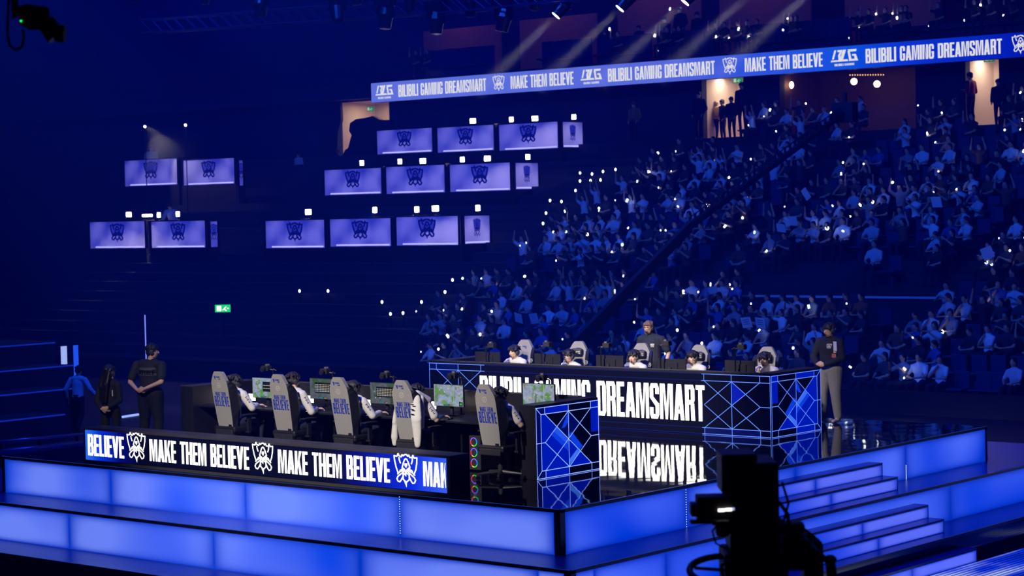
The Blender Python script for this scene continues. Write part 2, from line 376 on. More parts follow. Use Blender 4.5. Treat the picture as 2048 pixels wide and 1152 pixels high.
# striped LED floor on the right of the stage
def strip_mat():
    m = bpy.data.materials.new('led_floor_strips'); m.use_nodes = True; nt = m.node_tree; b = nt.nodes['Principled BSDF']
    b.inputs['Base Color'].default_value = (0.01, 0.01, 0.03, 1); b.inputs['Roughness'].default_value = 0.3
    tc = nt.nodes.new('ShaderNodeTexCoord'); n = nt.nodes.new('ShaderNodeTexNoise'); n.inputs['Scale'].default_value = 0.55; n.inputs['Detail'].default_value = 2
    mp = nt.nodes.new('ShaderNodeMapping'); mp.inputs['Scale'].default_value = (1.6, 0.5, 1)
    nt.links.new(tc.outputs['Object'], mp.inputs['Vector']); nt.links.new(mp.outputs[0], n.inputs['Vector'])
    rp = nt.nodes.new('ShaderNodeValToRGB'); e = rp.color_ramp.elements
    e[0].position = 0.34; e[0].color = C(0, 12, 110); e[1].position = 0.64; e[1].color = C(165, 185, 255)
    k = rp.color_ramp.elements.new(0.5); k.color = C(10, 50, 235)
    nt.links.new(n.outputs['Fac'], rp.inputs['Fac']); nt.links.new(rp.outputs['Color'], b.inputs['Emission Color'])
    b.inputs['Emission Strength'].default_value = 1.1; return m
stm = strip_mat()
t = thing('led_floor', 'floor of thin parallel blue light strips to the right of the stage stairs', 'LED floor', (0, 0, FZ))
q = MB(); q.box(1.62, 9.5, -3.0, 24.0, 0.0, 0.012); q.build('floor_board', black, t)
q = MB()
for i in range(84):
    x = 1.9 + i * 0.09; q.box(x, x + 0.036, -2.8, 20.0, 0.012, 0.02)
s_ = q.build('light_strips', stm, t); s_['kind'] = 'stuff'
a = Pz(1795, 889, FZ)
for i in range(14):
    P = Pz(1793 + i * 20, 889.5 + i * 0.55, FZ)
    q = MB(); q.ell((0, 0, 0.05), (0.035, 0.035, 0.035), n=8, k=5); q.cyl((0, 0, 0), (0, 0, 0.04), 0.05, n=8, m=1)
    o = q.build('floor_lamp', [emit('marker_lamp', (0.75, 0.9, 1, 1), 6), black])
    o.location = (P.x, P.y, FZ + 0.012); tag(o, 'tiny white lamp in the row along the far edge of the LED floor', 'lamp', 'row of small floor lamps')

# ---------------------------------------------------------------- low LED wall at the stage front
bx0, bx1, bz0, bz1, by = -9.61, -2.0, 0.06, 0.525, 0.073
t = thing('led_wall', 'low LED wall along the front stage edge reading MAKE THEM BELIEVE', 'LED wall', (0, by, 0))
q = MB(); q.box(bx0 - 0.06, -1.93, 0.012, 0.40, 0.0, 0.56); q.build('casing', mat('wall_casing', (0.035, 0.034, 0.042, 1), 0.45), t, bevel=0.006)
def bar_screen():
    m = bpy.data.materials.new('led_wall_picture'); m.use_nodes = True; nt = m.node_tree; b = nt.nodes['Principled BSDF']
    b.inputs['Base Color'].default_value = (0.001, 0.001, 0.004, 1); b.inputs['Roughness'].default_value = 0.5; b.inputs['Specular IOR Level'].default_value = 0.15
    tc = nt.nodes.new('ShaderNodeTexCoord'); sp = nt.nodes.new('ShaderNodeSeparateXYZ'); nt.links.new(tc.outputs['Generated'], sp.inputs[0])
    rp = nt.nodes.new('ShaderNodeValToRGB'); el = rp.color_ramp.elements
    el[0].position = 0; el[0].color = C(40, 110, 255); el[1].position = 1; el[1].color = C(55, 95, 255)
    for p, c in ((0.045, C(5, 50, 225)), (0.11, C(0, 8, 120)), (0.17, C(2, 4, 32)), (0.72, C(2, 5, 40)), (0.80, C(0, 12, 140)), (0.92, C(8, 45, 235))):
        k = el.new(p); k.color = c
    nt.links.new(sp.outputs[0], rp.inputs['Fac']); nt.links.new(rp.outputs['Color'], b.inputs['Emission Color']); b.inputs['Emission Strength'].default_value = 1.0
    return m
q = MB(); q.box(bx0, bx1, 0, 0.012, bz0, bz1); sc1 = q.build('screen', bar_screen(), t)
fn = lambda u, v, w_=0: (u, -0.004, v)
def XB(px): return PY(px, 930, by)[0]
q = MB(); zt0, zt1 = bz0 + 0.07, bz1 - 0.062
def ZB(y): return y
K_ = 1 / 2.626; 
for s, a_, b_ in (('BELIEVE', 98, 287), ('MAKE THEM BELIEVE', 421, 942), ('MAKE THEM BELIEVE', 1094, 1680)):
    text(q, s, XB(a_ * K_ + 140), XB(b_ * K_ + 140), zt0, zt1, fn)
xa = XB(1855 * K_ + 140); text(q, 'MAK', xa, XB(1984 * K_ + 140), zt0, zt1, fn, clip=bx1 - 0.003)
for c in (352, 1015, 1764): emblem(q, XB(c * K_ + 140), zt0 - 0.045, 0.455, fn, wd=19)
q.build('lettering', white_led, sc1)

# ---------------------------------------------------------------- LED desk faces
line_dim = emit('dim_line_pixels', C(0, 25, 120), 1.0)
band_m = emit('streak_pixels', C(12, 60, 232), 1.0)
def facets(fn, parent, mirror, z=1.015):
    # lines and coloured facets of the square end face; u 0..1 along the face, v 0..1 up
    g = (lambda u: 1 - u) if mirror else (lambda u: u)
    f = lambda u, v, w_=0.0: fn(g(u), v, w_)
    q = MB(); q.poly([f(0, 0), f(1, 0), f(1, 1), f(0, 1)], 0)
    B = [((0, 1), (.08, .9), (.08, .11), (0, 0), 2), ((0, 1), (.14, 1), (.14, .9), (.08, .9), 2), ((.14, 1), (.51, 1), (.51, .9), (.14, .9), 1), ((.87, 1), (1, 1), (1, .9), (.87, .9), 1),
         ((.08, .9), (.14, .9), (.32, .7), (.14, .5), (.08, .5), 1), ((.08, .5), (.14, .5), (.32, .3), (.14, .11), (.08, .11), 1),
         ((.32, .7), (.5, .5), (.32, .3), (.14, .5), 1), ((.51, .9), (.5, .5), (.32, .7), 4), ((.14, .11), (.32, .3), (.51, .11), 1), ((.32, .3), (.5, .5), (.51, .11), 1),
         ((.51, .9), (.685, .7), (.5, .5), 4), ((.5, .5), (.685, .3), (.51, .11), 1), ((.51, .11), (.685, .3), (.87, .11), 1), ((.87, .9), (1, .9), (1, .55), (.87, .55), 1),
         ((.14, .11), (.51, .11), (.51, 0), (.14, 0), 1), ((.08, .11), (.14, .11), (.14, 0), (0, 0), 4),
         # glowing streaks crossing the centre
         ]
    for p in B: q.poly([f(u, v, 0.001) for u, v in p[:-1]], p[-1])
    for p, m_ in (([(.33, .69), (.5, .5), (.5, .33), (.24, .59)], 5), ([(.33, .69), (.5, .5), (.5, .42), (.28, .64)], 3), ([(.5, .56), (.56, .60), (.73, .37), (.66, .30)], 5),
                  ([(.51, .13), (.685, .3), (.64, .34), (.52, .22)], 3), ([(.50, .88), (.40, .66), (.46, .68), (.505, .74)], 5)):
        q.poly([f(u, v, 0.002) for u, v in p], m_)
    o = q.build('screen', [led_off, led_blue, led_navy, led_blue3, led_navy, band_m], parent)
    q = MB()
    def ln(a, b, wd=0.009):
        A = Vector((a[0] * 1.44, a[1] * z)); Bv = Vector((b[0] * 1.44, b[1] * z)); d = (Bv - A).normalized(); o_ = Vector((-d.y, d.x)) * wd / 2
        q.poly([f(p.x / 1.44, p.y / z, 0.004) for p in (A - o_, Bv - o_, Bv + o_, A + o_)])
    e = 0.006
    for a, b in (((e, e), (e, 1 - e)), ((1 - e, e), (1 - e, 1 - e)), ((0, 1 - e), (1, 1 - e)), ((0, e), (1, e)), ((.08, .9), (1, .9)), ((.08, .9), (.08, .11)), ((.08, .11), (1, .11)),
                 ((0, 1), (.08, .9)), ((0, 0), (.08, .11)), ((.14, .9), (.14, 1)), ((.51, 0), (.51, 1)), ((.87, .9), (.87, 1)), ((.14, 0), (.14, .11)), ((.87, 0), (.87, .11)),
                 ((0, .5), (.14, .5)), ((.87, .5), (1, .5)), ((.14, .9), (.87, .11)), ((.87, .9), (.14, .11)), ((.51, .9), (.14, .5)), ((.14, .5), (.51, .11)), ((.51, .11), (.87, .5)), ((.87, .5), (.51, .9))):
        ln(a, b)
    q.build('light_lines', line_led2 if not mirror else line_led, o)
DT = 1.055
desk_m = mat('desk_black_laminate', (0.010, 0.010, 0.016, 1), 0.42, vary=0.2, vscale=20)
table_m = mat('desk_top_black', (0.010, 0.010, 0.014, 1), 0.3)
rim_m = mat('desk_rim_grey', (0.06, 0.055, 0.065, 1), 0.5)
# near desk
t = thing('player_desk', 'long black team desk nearest the stage front with a blue faceted LED end', 'desk', (-5.88, 2.8, 0))
ox, oy = -5.88, 2.8
q = MB(); q.box(-2.40 - ox, -2.105 - ox, 2.08 - oy, 3.52 - oy, 0, DT); q.build('end_panel', desk_m, t, bevel=0.004)
q = MB(); q.box(-9.66 - ox, -9.36 - ox, 2.08 - oy, 3.52 - oy, 0, DT); q.build('end_panel', desk_m, t, bevel=0.004)
q = MB(); q.box(-9.36 - ox, -2.40 - ox, 3.44 - oy, 3.52 - oy, 0, DT); q.build('front_panel', desk_m, t)
q = MB(); q.box(-9.36 - ox, -2.40 - ox, 3.43 - oy, 3.52 - oy, DT, DT + 0.012); q.box(-9.66 - ox, -9.36 - ox, 2.08 - oy, 3.52 - oy, DT, DT + 0.008); q.build('top_rim', rim_m, t)
q = MB(); q.box(-9.36 - ox, -2.40 - ox, 2.2 - oy, 3.44 - oy, 0.715, 0.745); q.build('tabletop', table_m, t, bevel=0.005)
for k in range(6):
    x = -9.2 + k * 1.33
    q = MB(); q.box(x - 0.02 - ox, x + 0.02 - ox, 2.5 - oy, 3.3 - oy, 0, 0.715); q.build('support', black, t)
facets(lambda u, v, w_: (-2.105 - ox + 0.006 + w_, 2.08 + u * 1.44 - oy, v * 1.015 + 0.004), t, False)
# far desk
ox, oy = -5.89, 8.87
t = thing('player_desk', 'long black team desk at the back reading BILIBILI GAMING DREAMSMART in white', 'desk', (ox, oy, 0))
q = MB(); q.box(-2.42 - ox, -2.135 - ox, 8.122 - oy, 9.63 - oy, 0, DT); q.build('end_panel', desk_m, t)
q = MB(); q.box(-9.66 - ox, -9.37 - ox, 8.122 - oy, 9.63 - oy, 0, DT); q.build('end_panel', desk_m, t)
q = MB(); q.box(-9.37 - ox, -2.42 - ox, 8.122 - oy, 8.20 - oy, 0, DT); q.build('front_panel', desk_m, t)
q = MB(); q.box(-9.66 - ox, -9.37 - ox, 8.12 - oy, 9.63 - oy, DT, DT + 0.008); q.box(-9.37 - ox, -2.42 - ox, 8.122 - oy, 8.2 - oy, DT, DT + 0.008); q.build('top_rim', rim_m, t)
q = MB(); q.box(-9.37 - ox, -2.42 - ox, 8.20 - oy, 9.12 - oy, 0.715, 0.745); q.build('tabletop', table_m, t)
facets(lambda u, v, w_: (-2.135 - ox + 0.006 + w_, 8.12 + u * 1.51 - oy, v * 1.015 + 0.004), t, True)
Yf = 8.12 - oy
q = MB(); q.box(-9.66 - ox, -2.135 - ox, Yf - 0.006, Yf + 0.002, 0.004, 1.02, 0)
F2 = lambda x, z, d=0.008: (x - ox, Yf - d, z)
q.poly([F2(-9.48, .9), F2(-8.94, .9), F2(-8.94, 1.01), F2(-9.48, 1.01)], 1); q.poly([F2(-9.66, .9), F2(-9.48, .9), F2(-9.48, 1.01), F2(-9.66, 1.01)], 1)
q.poly([F2(-9.48, .9), F2(-9.21, .7), F2(-8.94, .9)], 1); q.poly([F2(-2.90, .9), F2(-2.62, .7), F2(-2.90, .5)], 2); q.poly([F2(-3.45, .0), F2(-2.34, .0), F2(-2.34, .115), F2(-3.45, .115)], 3)
sc2 = q.build('screen', [led_off, led_navy, led_blue, led_navy], t)
q = MB()
def ln(a, b, m=0, wd=0.010):
    A = Vector(a); B = Vector(b); d = (B - A).normalized(); o_ = Vector((-d.y, d.x)) * wd / 2
    q.poly([F2(p.x, p.y, 0.011 + 0.0005 * m) for p in (A - o_, B - o_, B + o_, A + o_)], m)
for xs in ((-9.48, -8.94, -8.39), (-3.45, -2.90, -2.34)):
    l_, c_, r2 = xs
    for a, b in (((l_, .9), (l_, 1.01)), ((c_, 0), (c_, 1.01)), ((r2, .9), (r2, 1.01)), ((l_, .9), (r2, .115)), ((r2, .9), (l_, .115)), ((c_, .9), (l_, .5)), ((l_, .5), (c_, .115)),
                 ((c_, .115), (r2, .5)), ((r2, .5), (c_, .9)), ((l_, 0), (l_, .115)), ((r2, 0), (r2, .115))): ln(a, b)
for z in (1.012, .9, .115, 0.012):
    ln((-9.66, z), (-8.3, z)); ln((-8.3, z), (-3.5, z), 1); ln((-3.5, z), (-2.135, z))
ln((-2.14, 0), (-2.14, 1.015)); ln((-9.655, 0), (-9.655, 1.015)); ln((-2.34, .5), (-2.135, .5)); ln((-9.66, .5), (-9.48, .5))
q.build('light_lines', [line_led, line_dim], sc2)
q = MB(); text(q, 'BILIBILI GAMING DREAMSMART', -8.415, -3.44, 0.217, 0.819, lambda u, v, w_=0: F2(u, v, 0.012)); q.build('lettering', emit('bright_white_led', (1, 0.99, 1, 1), 3.0), sc2)

# ================================================================ people
skin_m = mat('skin', (0.62, 0.36, 0.26, 1), 0.55, vary=0.06, vscale=20)
skin2_m = mat('skin_pale', (0.72, 0.45, 0.36, 1), 0.55)
hair_m = mat('black_hair', (0.010, 0.008, 0.010, 1), 0.6, vary=0.4, vscale=60)
hairb_m = mat('light_brown_hair', (0.20, 0.12, 0.07, 1), 0.6, vary=0.4, vscale=60)
white_c = mat('white_jersey_cloth', (0.66, 0.64, 0.68, 1), 0.8, vary=0.06, vscale=12)
navy_c = mat('navy_cloth', (0.012, 0.015, 0.05, 1), 0.85, vary=0.2, vscale=20)
blackc = mat('black_cloth', (0.006, 0.006, 0.009, 1), 0.85, vary=0.25, vscale=20)
refc = mat('dark_grey_jersey', (0.014, 0.014, 0.018, 1), 0.8, vary=0.25, vscale=30)
teec = mat('charcoal_tee', (0.02, 0.024, 0.036, 1), 0.85, vary=0.2, vscale=30)
greyp = mat('grey_marl_sweatpants', (0.24, 0.232, 0.245, 1), 0.9, vary=0.15, vscale=80)
shoe_m = mat('beige_trainers', (0.50, 0.40, 0.30, 1), 0.6)
bluec = mat('pale_blue_shirt', (0.5, 0.55, 0.7, 1), 0.8)
head_p = mat('headset_plastic', (0.02, 0.02, 0.024, 1), 0.3)
lip_m = mat('lips', (0.35, 0.12, 0.10, 1), 0.5)
eye_w = mat('eye_white', (0.7, 0.68, 0.66, 1), 0.3)
V = Vector
def cap(a, b, ra, rb, m, flat=1.0, ax=None): return ('c', V(a), V(b), ra, rb, m, flat, V(ax).normalized() if ax else None)
def ellp(c, rad, m, rot=None): return ('e', V(c), V(rad), m, rot or Matrix.Identity(3))
def bone_mesh(q, b):
    if b[0] == 'e': q.ell(b[1], b[2], b[4], 18, 12); return
    _, p1, p2, r1, r2, m, flat, ax = b
    d = p2 - p1; d = d.normalized() if d.length > 1e-6 else V((0, 0, 1))
    u = d.orthogonal().normalized() if ax is None else (ax - d * ax.dot(d)).normalized(); w_ = d.cross(u)
    n = 14; rings = []
    for i in range(1, 5):
        a = -PI / 2 + i * PI / 8; rings.append((p1 + d * r1 * math.sin(a) * min(1, 1.0), r1 * math.cos(a)))
    for i in range(0, 4):
        a = i * PI / 8; rings.append((p2 + d * r2 * math.sin(a), r2 * math.cos(a)))
    vs = [p1 - d * r1]
    for c, r in rings:
        for j in range(n):
            t = 2 * PI * j / n; vs.append(c + u * (math.cos(t) * r) + w_ * (math.sin(t) * r * flat))
    vs.append(p2 + d * r2); fs = [(0, 1 + (j + 1) % n, 1 + j) for j in range(n)]
    for i in range(len(rings) - 1):
        for j in range(n):
            a = 1 + i * n + j; b2 = 1 + i * n + (j + 1) % n; fs.append((a, b2, b2 + n, a + n))
    e = len(vs) - 1; o = 1 + (len(rings) - 1) * n
    fs += [(e, o + j, o + (j + 1) % n) for j in range(n)]
    q.add(vs, fs)
def fuse(name, bones, voxel, mats, parent=None, smooth=3):
    q = MB()
    for b in bones: bone_mesh(q, b)
    o = q.build(name + '_raw', [])
    md = o.modifiers.new('r', 'REMESH'); md.mode = 'VOXEL'; md.voxel_size = voxel; md.adaptivity = 0
    if smooth: s_ = o.modifiers.new('s', 'SMOOTH'); s_.factor = 0.5; s_.iterations = smooth
    bpy.context.view_layer.update()
    dg = bpy.context.evaluated_depsgraph_get()
    me = bpy.data.meshes.new_from_object(o.evaluated_get(dg)); me.name = name
    old = o.data; bpy.data.objects.remove(o); bpy.data.meshes.remove(old)
    me.materials.clear()
    for m in mats: me.materials.append(m)
    nf = len(me.polygons); cs = np.empty(nf * 3); me.polygons.foreach_get('center', cs); cs = cs.reshape(-1, 3)
    best = np.full(nf, 1e9); idx = np.zeros(nf, int)
    for b in bones:
        if b[0] == 'e':
            Rm = np.array(b[4]); loc = (cs - np.array(b[1])) @ Rm / np.array(b[2]); d = np.linalg.norm(loc, axis=1); m = b[3]
        else:
            _, p1, p2, r1, r2, m, flat, ax = b
            A = np.array(p1); D = np.array(p2) - A; L2 = max(D @ D, 1e-9); t = np.clip((cs - A) @ D / L2, 0, 1)
            off = cs - A - t[:, None] * D; r = r1 + (r2 - r1) * t
            if ax is not None and flat != 1:
                dn = D / math.sqrt(L2); u = np.array(ax); u = u - dn * (u @ dn); u /= np.linalg.norm(u); w_ = np.cross(dn, u)
                off = off + np.outer(off @ w_, w_) * (1 / flat - 1)
            d = np.linalg.norm(off, axis=1) / r
        k = d < best; best[k] = d[k]; idx[k] = m
    me.polygons.foreach_set('material_index', idx.astype(np.int32)); me.polygons.foreach_set('use_smooth', [True] * nf); me.update()
    ob = bpy.data.objects.new(name, me); COL.objects.link(ob)
    if parent: ob.parent = parent
    return ob
def hand(wr, d, up, m, curl=0.5, side=1, spread=1.0):
    # palm, four fingers and a thumb leaving the side of the palm; side +1 puts the thumb towards d x up
    d = V(d).normalized(); up = V(up); up = (up - d * up.dot(d)).normalized(); s = d.cross(up) * side; wr = V(wr)
    out = [cap(wr, wr + d * 0.075, 0.026, 0.034, m, 0.5, s)]
    for i, ln_ in enumerate((0.068, 0.078, 0.072, 0.056)):
        b = wr + d * 0.085 + s * (0.027 - 0.018 * i) * spread
        k1 = d * math.cos(curl * 0.7) - up * math.sin(curl * 0.7); p1 = b + k1 * ln_ * 0.5
        k2 = d * math.cos(curl * 1.7) - up * math.sin(curl * 1.7); p2 = p1 + k2 * ln_ * 0.5
        out += [cap(b - d * 0.02, p1, 0.0095, 0.009, m), cap(p1, p2, 0.009, 0.0075, m)]
    b = wr + d * 0.025 + s * 0.026; p1 = b + (d * 0.7 + s * 0.7 - up * 0.2).normalized() * 0.04
    out += [cap(b, p1, 0.013, 0.011, m), cap(p1, p1 + (d * 0.95 + s * 0.1 - up * 0.3).normalized() * 0.03, 0.011, 0.009, m)]
    return out
def eul(yaw=0, pitch=0, roll=0):   # yaw left +, pitch down +, roll
    return (Matrix.Rotation(yaw, 3, 'Z') @ Matrix.Rotation(-pitch, 3, 'X') @ Matrix.Rotation(roll, 3, 'Y'))
def head_bones(hc, R, m, k=1.0, beard=None):
    f = lambda x, y, z: hc + R @ (V((x, y, z)) * k)
    o = [ellp(f(0, -0.012, 0.025), V((0.076, 0.094, 0.093)) * k, m, R), ellp(f(0, 0.028, -0.03), V((0.062, 0.060, 0.085)) * k, m, R),
         cap(f(-0.03, 0.02, -0.075), f(0.03, 0.02, -0.075), 0.035 * k, 0.035 * k, m), cap(f(0, 0.045, -0.095), f(0, 0.052, -0.09), 0.022 * k, 0.022 * k, m),
         cap(f(0, 0.088, 0.005), f(0, 0.104, -0.028), 0.009 * k, 0.014 * k, m), cap(f(-0.035, 0.062, -0.02), f(-0.035, 0.06, -0.03), 0.024 * k, 0.022 * k, m), cap(f(0.035, 0.062, -0.02), f(0.035, 0.06, -0.03), 0.024 * k, 0.022 * k, m)]
    for s in (-1, 1): o.append(ellp(f(s * 0.079, -0.005, -0.008), V((0.010, 0.02, 0.032)) * k, m, R))
    return o
def hair_bones(hc, R, seed, fringe=0.055, length=0.05, k=1.0, back=-0.07, mess=1.0, long=False, side=0):
    rr = random.Random(seed); f = lambda x, y, z: hc + R @ (V((x, y, z)) * k)
    o = [ellp(f(0, -0.022, 0.042), V((0.086, 0.098, 0.090)) * k, 0, R), ellp(f(0, -0.050, -0.01), V((0.078, 0.062, 0.078)) * k, 0, R)]
    for i in range(62):
        a = rr.uniform(0, 2 * PI); e = rr.uniform(0.15, 1.45)
        n = V((math.cos(a) * math.cos(e), math.sin(a) * math.cos(e), math.sin(e)))
        p = V((0.083 * n.x, -0.016 + 0.10 * n.y, 0.04 + 0.088 * n.z))
        t = V((n.x * 0.7 + rr.uniform(-.5, .5) + side * 0.4, n.y * 0.9 + rr.uniform(-.3, .5), -1.0 + 0.8 * n.z)).normalized()
        q2 = p + t * (0.045 * mess + 0.01) + n * rr.uniform(0, 0.010) * mess
        if n.y > 0.35: q2.z = max(q2.z, fringe)
        q2 = V((q2.x, min(q2.y, 0.098), max(q2.z, back)))
        o.append(cap(f(*p), f(*q2), 0.015 * k, 0.008 * k, 0))
    for i in range(9):                       # fringe locks
        x = -0.06 + 0.015 * i; o.append(cap(f(x, 0.072 - abs(x) * 0.35, 0.085), f(x * 1.08 + rr.uniform(-.008, .008), 0.094 - abs(x) * 0.45, fringe + rr.uniform(-0.016, 0.008)), 0.016 * k, 0.008 * k, 0))
    for s in (-1, 1):                        # sides above the ears
        for i in range(4): y = 0.045 - i * 0.03; o.append(cap(f(s * 0.075, y, 0.05), f(s * 0.082, y + 0.004, 0.0 - 0.012 * i + rr.uniform(-.01, .01)), 0.016 * k, 0.008 * k, 0))
    if long:
        for i in range(9):
            x = -0.075 + i * 0.019; o.append(cap(f(x, -0.07, 0.0), f(x * 1.15, -0.12 - rr.uniform(0, .02), -0.26 + abs(x)), 0.026 * k, 0.03 * k, 0)); o.append(cap(f(x * 1.15, -0.12, -0.24 + abs(x)), f(x * 0.9, -0.125, -0.46 - rr.uniform(0, .03)), 0.03 * k, 0.012 * k, 0))
    return o
def face(hc, R, parent, brow, glasses=False, beard=False, look=0.0, k=1.0, mouth_m=None):
    f = lambda x, y, z: hc + R @ (V((x, y, z)) * k)
    q = MB()
    for s in (-1, 1):
        q.ell(f(s * 0.031, 0.073, 0.008), V((0.015, 0.010, 0.0065)) * k, R, 10, 6, 0); q.ell(f(s * 0.031 + look, 0.0805, 0.008), V((0.0065, 0.004, 0.0062)) * k, R, 8, 6, 1)
        q.ell(f(s * 0.032, 0.077, 0.026), V((0.020, 0.008, 0.0045)) * k, R @ Matrix.Rotation(s * 0.1, 3, 'Y'), 10, 6, 2)
        q.ell(f(s * 0.031, 0.0755, 0.0145), V((0.017, 0.009, 0.003)) * k, R, 10, 6, 2)
    q.ell(f(0, 0.083, -0.058), V((0.022, 0.010, 0.004)) * k, R, 10, 6, 3); q.ell(f(0, 0.083, -0.065), V((0.018, 0.010, 0.005)) * k, R, 10, 6, 3)
    q.build('face', [eye_w, black, brow, lip_m], parent, True)
    if beard:
        b = [cap(f(-0.062, 0.02, -0.03), f(-0.045, 0.035, -0.085), 0.018, 0.022, 0), cap(f(0.062, 0.02, -0.03), f(0.045, 0.035, -0.085), 0.018, 0.022, 0), cap(f(-0.045, 0.04, -0.09), f(0.045, 0.04, -0.09), 0.024, 0.024, 0),
             cap(f(0, 0.055, -0.095), f(0, 0.06, -0.11), 0.03, 0.022, 0), cap(f(-0.028, 0.078, -0.045), f(0.028, 0.078, -0.045), 0.008, 0.008, 0), cap(f(-0.03, 0.076, -0.05), f(-0.02, 0.07, -0.09), 0.01, 0.012, 0), cap(f(0.03, 0.076, -0.05), f(0.02, 0.07, -0.09), 0.01, 0.012, 0)]
        fuse('beard', b, 0.008, [brow], parent)
    if glasses:
        q = MB()
        for s in (-1, 1):
            q.torus(f(s * 0.034, 0.098, 0.004), R @ V((0, 1, 0)), 0.024 * k, 0.0022, 16, 5); q.cyl(f(s * 0.058, 0.096, 0.008), f(s * 0.082, 0.0, 0.004), 0.002, n=5)
        q.cyl(f(-0.01, 0.1, 0.008), f(0.01, 0.1, 0.008), 0.002, n=5)
        q.build('glasses', mat('wire_glasses', (0.25, 0.25, 0.28, 1), 0.3, metal=0.8), parent, True)
def headset(hc, R, parent, mic=True, k=1.0):
    f = lambda x, y, z: hc + R @ (V((x, y, z)) * k); t = bpy.data.objects.new('headset', None); COL.objects.link(t); t.parent = parent
    q = MB(); pts = [f(0.100 * math.sin(a), -0.012, 0.02 + 0.117 * math.cos(a)) for a in [(-1.65 + 3.3 * i / 18) for i in range(19)]]
    for i in range(18):
        a, b = pts[i], pts[i + 1]; q.cyl(a, b, 0.0065, 0.0065, 8)
    q.build('headband', head_p, t, True)
    for s in (-1, 1):
        q = MB(); q.cyl(f(s * 0.082, -0.006, -0.012), f(s * 0.106, -0.006, -0.012), 0.041 * k, 0.036 * k, 18); q.cyl(f(s * 0.106, -0.006, -0.012), f(s * 0.113, -0.006, -0.012), 0.030 * k, 0.024 * k, 18)
        q.build('ear_cup', mat('ear_cup_grey', (0.05, 0.05, 0.06, 1), 0.3), t, False, 0.003)
    if mic:
        q = MB(); q.tube([f(-0.105, 0.0, -0.03), f(-0.098, 0.05, -0.062), f(-0.06, 0.095, -0.078), f(-0.022, 0.112, -0.072)], 0.0035, 6); q.ell(f(-0.018, 0.114, -0.07), (0.016, 0.014, 0.014), R); q.build('microphone', black, t, True)
        q = MB(); q.tube([f(0.105, 0.0, -0.03), f(0.09, 0.05, -0.07)], 0.003, 6)
    return t
def human(root, J, mats, voxel=0.010, name='body'):
    """J: joint dictionary. mats: [skin, top, trousers, shoes, sleeve]"""
    g = J.get; B = []; bulk = g('bulk', 1.0); sk, tp, tr, sh = 0, 1, 2, 3; slv = g('slv', tp)
    pel, chest, neck, hc = V(J['pelvis']), V(J['chest']), V(J['neck']), V(J['head'])
    R = J['hrot']; sx = V(J.get('sx', (1, 0, 0))).normalized()
    B.append(cap(pel, pel * 0.5 + chest * 0.5, 0.155 * bulk, 0.15 * bulk, tp, 0.72, sx)); B.append(cap(pel * 0.45 + chest * 0.55, chest, 0.152 * bulk, 0.165 * bulk, tp, 0.66, sx))
    if not g('nolegs'): B.append(cap(pel + V((0, 0, -0.04)), pel + V((0, 0, 0.0)), 0.15 * bulk, 0.15 * bulk, tr, 0.75, sx))
    shL, shR = V(J['shL']), V(J['shR'])
    B.append(cap(shL * 0.75 + shR * 0.25 + V((0, 0, 0.02)), shR * 0.75 + shL * 0.25 + V((0, 0, 0.02)), 0.085, 0.085, tp, 0.95, V((0, 0, 1))))
    B.append(cap(shL, (shL + neck) / 2 + V((0, 0, 0.005)), 0.068, 0.06, tp)); B.append(cap(shR, (shR + neck) / 2 + V((0, 0, 0.005)), 0.068, 0.06, tp))
    B.append(cap(neck + V((0, 0, -0.03)), hc + R @ V((0, -0.015, -0.07)), 0.056, 0.05, sk)); B.append(cap(neck + V((0, 0, -0.035)), neck + V((0, 0, -0.012)), 0.066, 0.06, tp))
    B += head_bones(hc, R, sk)
    for s in ('L', 'R'):
        a, e, w_ = V(J['sh' + s]), V(J['el' + s]), V(J['wr' + s]); lo = g('sleeve', 'long')
        if lo == 'long':
            B.append(cap(a, e, 0.064 * g('loose', 1), 0.052 * g('loose', 1), slv)); B.append(cap(e, e + (w_ - e) * 0.9, 0.051 * g('loose', 1), 0.038 * g('loose', 1), slv)); B.append(cap(e + (w_ - e) * 0.85, w_, 0.028, 0.026, sk))
        else:
            m_ = a + (e - a) * 0.72; B.append(cap(a, m_, 0.066 * g('loose', 1), 0.060 * g('loose', 1), slv)); B.append(cap(m_, e, 0.045, 0.042, sk)); B.append(cap(e, w_, 0.041, 0.027, sk))
        hd = J.get('hd' + s, tuple((w_ - e).normalized())); hu = J.get('hu' + s, (0, 0, 1))
        B += hand(w_, hd, hu, sk, J.get('curl' + s, 0.55), J.get('th' + s, 1 if s == 'L' else -1))
    if not g('nolegs'):
        for s in ('L', 'R'):
            h, kn, an, to = V(J['hip' + s]), V(J['kn' + s]), V(J['an' + s]), V(J['to' + s]); lo = g('leg', 1.0)
            B.append(cap(h, kn, 0.092 * lo * bulk ** 0.5, 0.066 * lo, tr)); B.append(cap(kn, an + V((0, 0, 0.02)), 0.066 * lo, 0.050 * lo, tr))
            B.append(cap(an + V((0, 0, -0.03)), an, 0.042, 0.04, sh)); B.append(cap(an + V((0, 0, -0.045)), to, 0.045, 0.036, sh, 0.8, V((to - an).cross(V((0, 0, 1))))))
    return fuse(name, B, voxel, mats, root)
def decal(body, q_pts_fn, build_fn, name, m, parent):
    """flat lettering laid on the cloth: built in (u, v), cast onto the body surface"""
    bm_ = bmesh.new(); bm_.from_mesh(body.data); bv = BVHTree.FromBMesh(bm_); bm_.free()
    q = MB(); build_fn(q); vs = []
    for p in q.v:
        o_, dr = q_pts_fn(p[0], p[1]); h = bv.ray_cast(o_, dr)
        vs.append(tuple((h[0] if h[0] else o_ + dr * 0.3) - dr * 0.005))
    q.v = vs; return q.build(name, m, parent)

